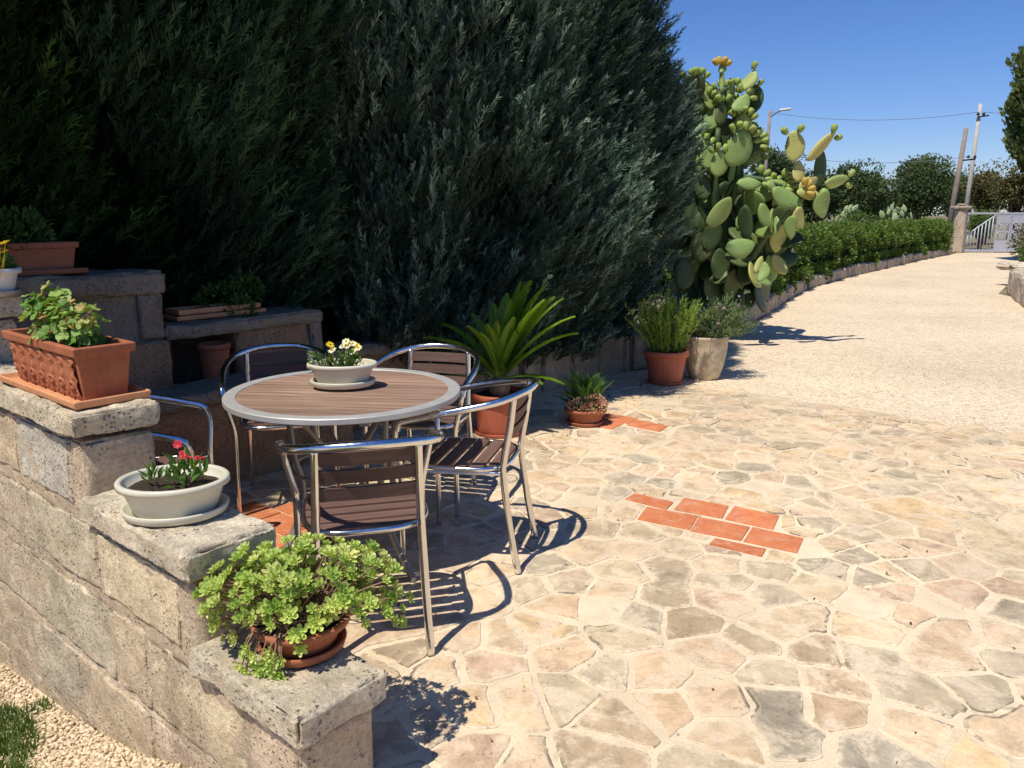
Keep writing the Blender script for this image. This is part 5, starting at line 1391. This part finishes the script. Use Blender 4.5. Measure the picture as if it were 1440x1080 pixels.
# ------------------------------------------------------------------ grass and loose pebbles at the lower left
def pebbles():
    n = 9000; k = 0
    ico = [(0, 0, 1)]+[(math.cos(a)*.9, math.sin(a)*.9, .42) for a in np.linspace(0, 2*math.pi, 6)[:-1]]+[(math.cos(a+.63)*.9, math.sin(a+.63)*.9, -.42) for a in np.linspace(0, 2*math.pi, 6)[:-1]]+[(0, 0, -1)]
    tF = [[0, i, i % 5+1] for i in range(1, 6)]+[[i, i+5, i % 5+1] for i in range(1, 6)]+[[i % 5+1, i+5, i % 5+6] for i in range(1, 6)]+[[11, i % 5+6, i+5] for i in range(1, 6)]
    u = rng.uniform(-3.9, -1.25, n); v = rng.uniform(.50, .90, n)
    P = np.stack([.766*u+.643*v, -.643*u+.766*v, np.array([yard_z(a, b) for a, b in zip(u, v)])+rng.uniform(.002, .010, n)], 1); sc_ = np.stack([rng.uniform(.005, .012, n), rng.uniform(.004, .009, n), rng.uniform(.003, .006, n)], 1)
    V, F = scatter(np.array(ico), np.array(tF), P, np.array([0, 0, 1.])+rng.normal(size=(n, 3))*.25, sc_)
    o = fast('loose_pebbles', V, F, np.repeat(rng.random(n), 12), M['pebble'], None, True); tag(o, 'loose pale pebbles along the foot of the wall', 'gravel', kind='stuff')
t = NT('pale_pebble'); t.done(t.pbr(t.ramp(t.attr('var'), [(0, (.45, .35, .22)), (.4, (.62, .49, .31)), (1, (.80, .66, .46))]), .9, spec=.15)); M['pebble'] = t.m
pebbles()
def grass():
    n = 52000; u = rng.uniform(-4.6, -1.9, n); v = rng.uniform(.1, .90, n)
    den = np.array([mnoise.noise(Vector((a*3.1, b*3.1, 0)))*.45+mnoise.noise(Vector((a*9, b*9, 2)))*.3 for a, b in zip(u, v)])
    lim = np.interp(u, [-4.6, -3.3, -2.95, -2.75, -2.45, -2.2, -1.9], [.80, .79, .80, .77, .62, .3, .1])
    keep = ((v < lim+den*.08) & (rng.random(n) < .85)) | ((np.hypot(u+3.02, v-.85) < .05) & (rng.random(n) < .5)) | ((v > .85) & (u > -2.5) & (u < -1.9) & (den > .08) & (rng.random(n) < .25))
    u, v = u[keep], v[keep]; k = len(u); P = np.stack([.766*u+.643*v, -.643*u+.766*v, np.array([yard_z(a, b) for a, b in zip(u, v)])], 1)
    tV = np.array([[-.06, 0, 0], [.06, 0, 0], [.045, .10, .55], [-.045, .10, .55], [0, .32, 1.]]); tF = np.array([[0, 1, 2], [0, 2, 3], [3, 2, 4]])
    V, F = scatter(tV, tF, P, np.array([0, 0, 1.])+rng.normal(size=(k, 3))*.33, rng.uniform(.02, .055, k)); o = fast('lawn_grass', V, F, np.repeat(rng.random(k), 5), M['grass']); tag(o, 'patchy green grass beside the pebbles at the foot of the wall', 'grass', kind='stuff')
grass()

def litter():
    n = 420; a = rng.random(n); u = np.where(a < .45, rng.uniform(-3.7, -2.9, n), rng.uniform(-3.2, 2.5, n)); v = np.where(a < .45, rng.uniform(2.2, 6.6, n), rng.uniform(1.2, 8.5, n))
    P = np.stack([.766*u+.643*v, -.643*u+.766*v, np.full(n, .010)], 1)
    tV = np.array([[0, 0, 0], [.35, .08, .4], [0, 0, 1.], [-.3, .12, .5]]); tF = np.array([[0, 1, 2], [0, 2, 3]])
    V, F = scatter(tV, tF, P, rng.normal(size=(n, 3))*np.array([1, 1, .12]), rng.uniform(.005, .018, n)); o = fast('leaf_litter', V, F, np.repeat(rng.random(n), 4), M['dry']); tag(o, 'scattered dry leaf bits and twigs on the paving', 'leaf litter', kind='stuff')
M['dry'] = leaf_mat('dry_leaf', (.10, .06, .03), (.36, .24, .11), .1)
litter()
# ------------------------------------------------------------------ light, sky, camera
sd = Vector((.236, .285, -.73)).normalized(); el = math.asin(-sd.z)
L = bpy.data.lights.new('sun', 'SUN'); L.energy = 5.0; L.angle = R(.53); L.color = (1, .94, .85)
lo = bpy.data.objects.new('sun', L); COL.objects.link(lo); lo.rotation_euler = sd.to_track_quat('-Z', 'Y').to_euler(); lo.location = (-6, -8, 20)
w = bpy.data.worlds.new('World'); scene.world = w; w.use_nodes = True; nt = w.node_tree; nt.nodes.clear()
sky = nt.nodes.new('ShaderNodeTexSky'); sky.sky_type = 'NISHITA'; sky.sun_disc = False; sky.sun_elevation = el; sky.sun_rotation = math.atan2(-sd.x, -sd.y)
sky.air_density = 1.0; sky.dust_density = .15; sky.ozone_density = 3.5; sky.altitude = 100
hs = nt.nodes.new('ShaderNodeHueSaturation'); hs.inputs['Saturation'].default_value = 1.2; hs.inputs['Hue'].default_value = .5
bg = nt.nodes.new('ShaderNodeBackground'); bg.inputs[1].default_value = .098; ow = nt.nodes.new('ShaderNodeOutputWorld')
nt.links.new(sky.outputs[0], hs.inputs['Color']); mx = nt.nodes.new('ShaderNodeMix'); mx.data_type = 'RGBA'; mx.blend_type = 'MULTIPLY'; mx.inputs[0].default_value = 1; mx.inputs[7].default_value = (.84, .91, 1.24, 1)
nt.links.new(hs.outputs[0], mx.inputs[6]); nt.links.new(mx.outputs[2], bg.inputs[0]); nt.links.new(bg.outputs[0], ow.inputs[0])
cd = bpy.data.cameras.new('camera'); cam = bpy.data.objects.new('camera', cd); COL.objects.link(cam)
cd.sensor_width = 36; cd.lens = FOC/1440*36; cd.clip_end = 2000; cd.clip_start = .05
cam.location = (0, 0, HC); cam.rotation_euler = (math.pi/2-PT, 0, 0); scene.camera = cam
scene.view_settings.view_transform = 'Standard'; scene.view_settings.look = 'None'; scene.view_settings.exposure = 0; scene.view_settings.gamma = 1
scene.render.engine = 'CYCLES'
scene.cycles.max_bounces = 6; scene.cycles.diffuse_bounces = 3; scene.cycles.glossy_bounces = 3; scene.cycles.transparent_max_bounces = 4
scene.cycles.use_denoising = True
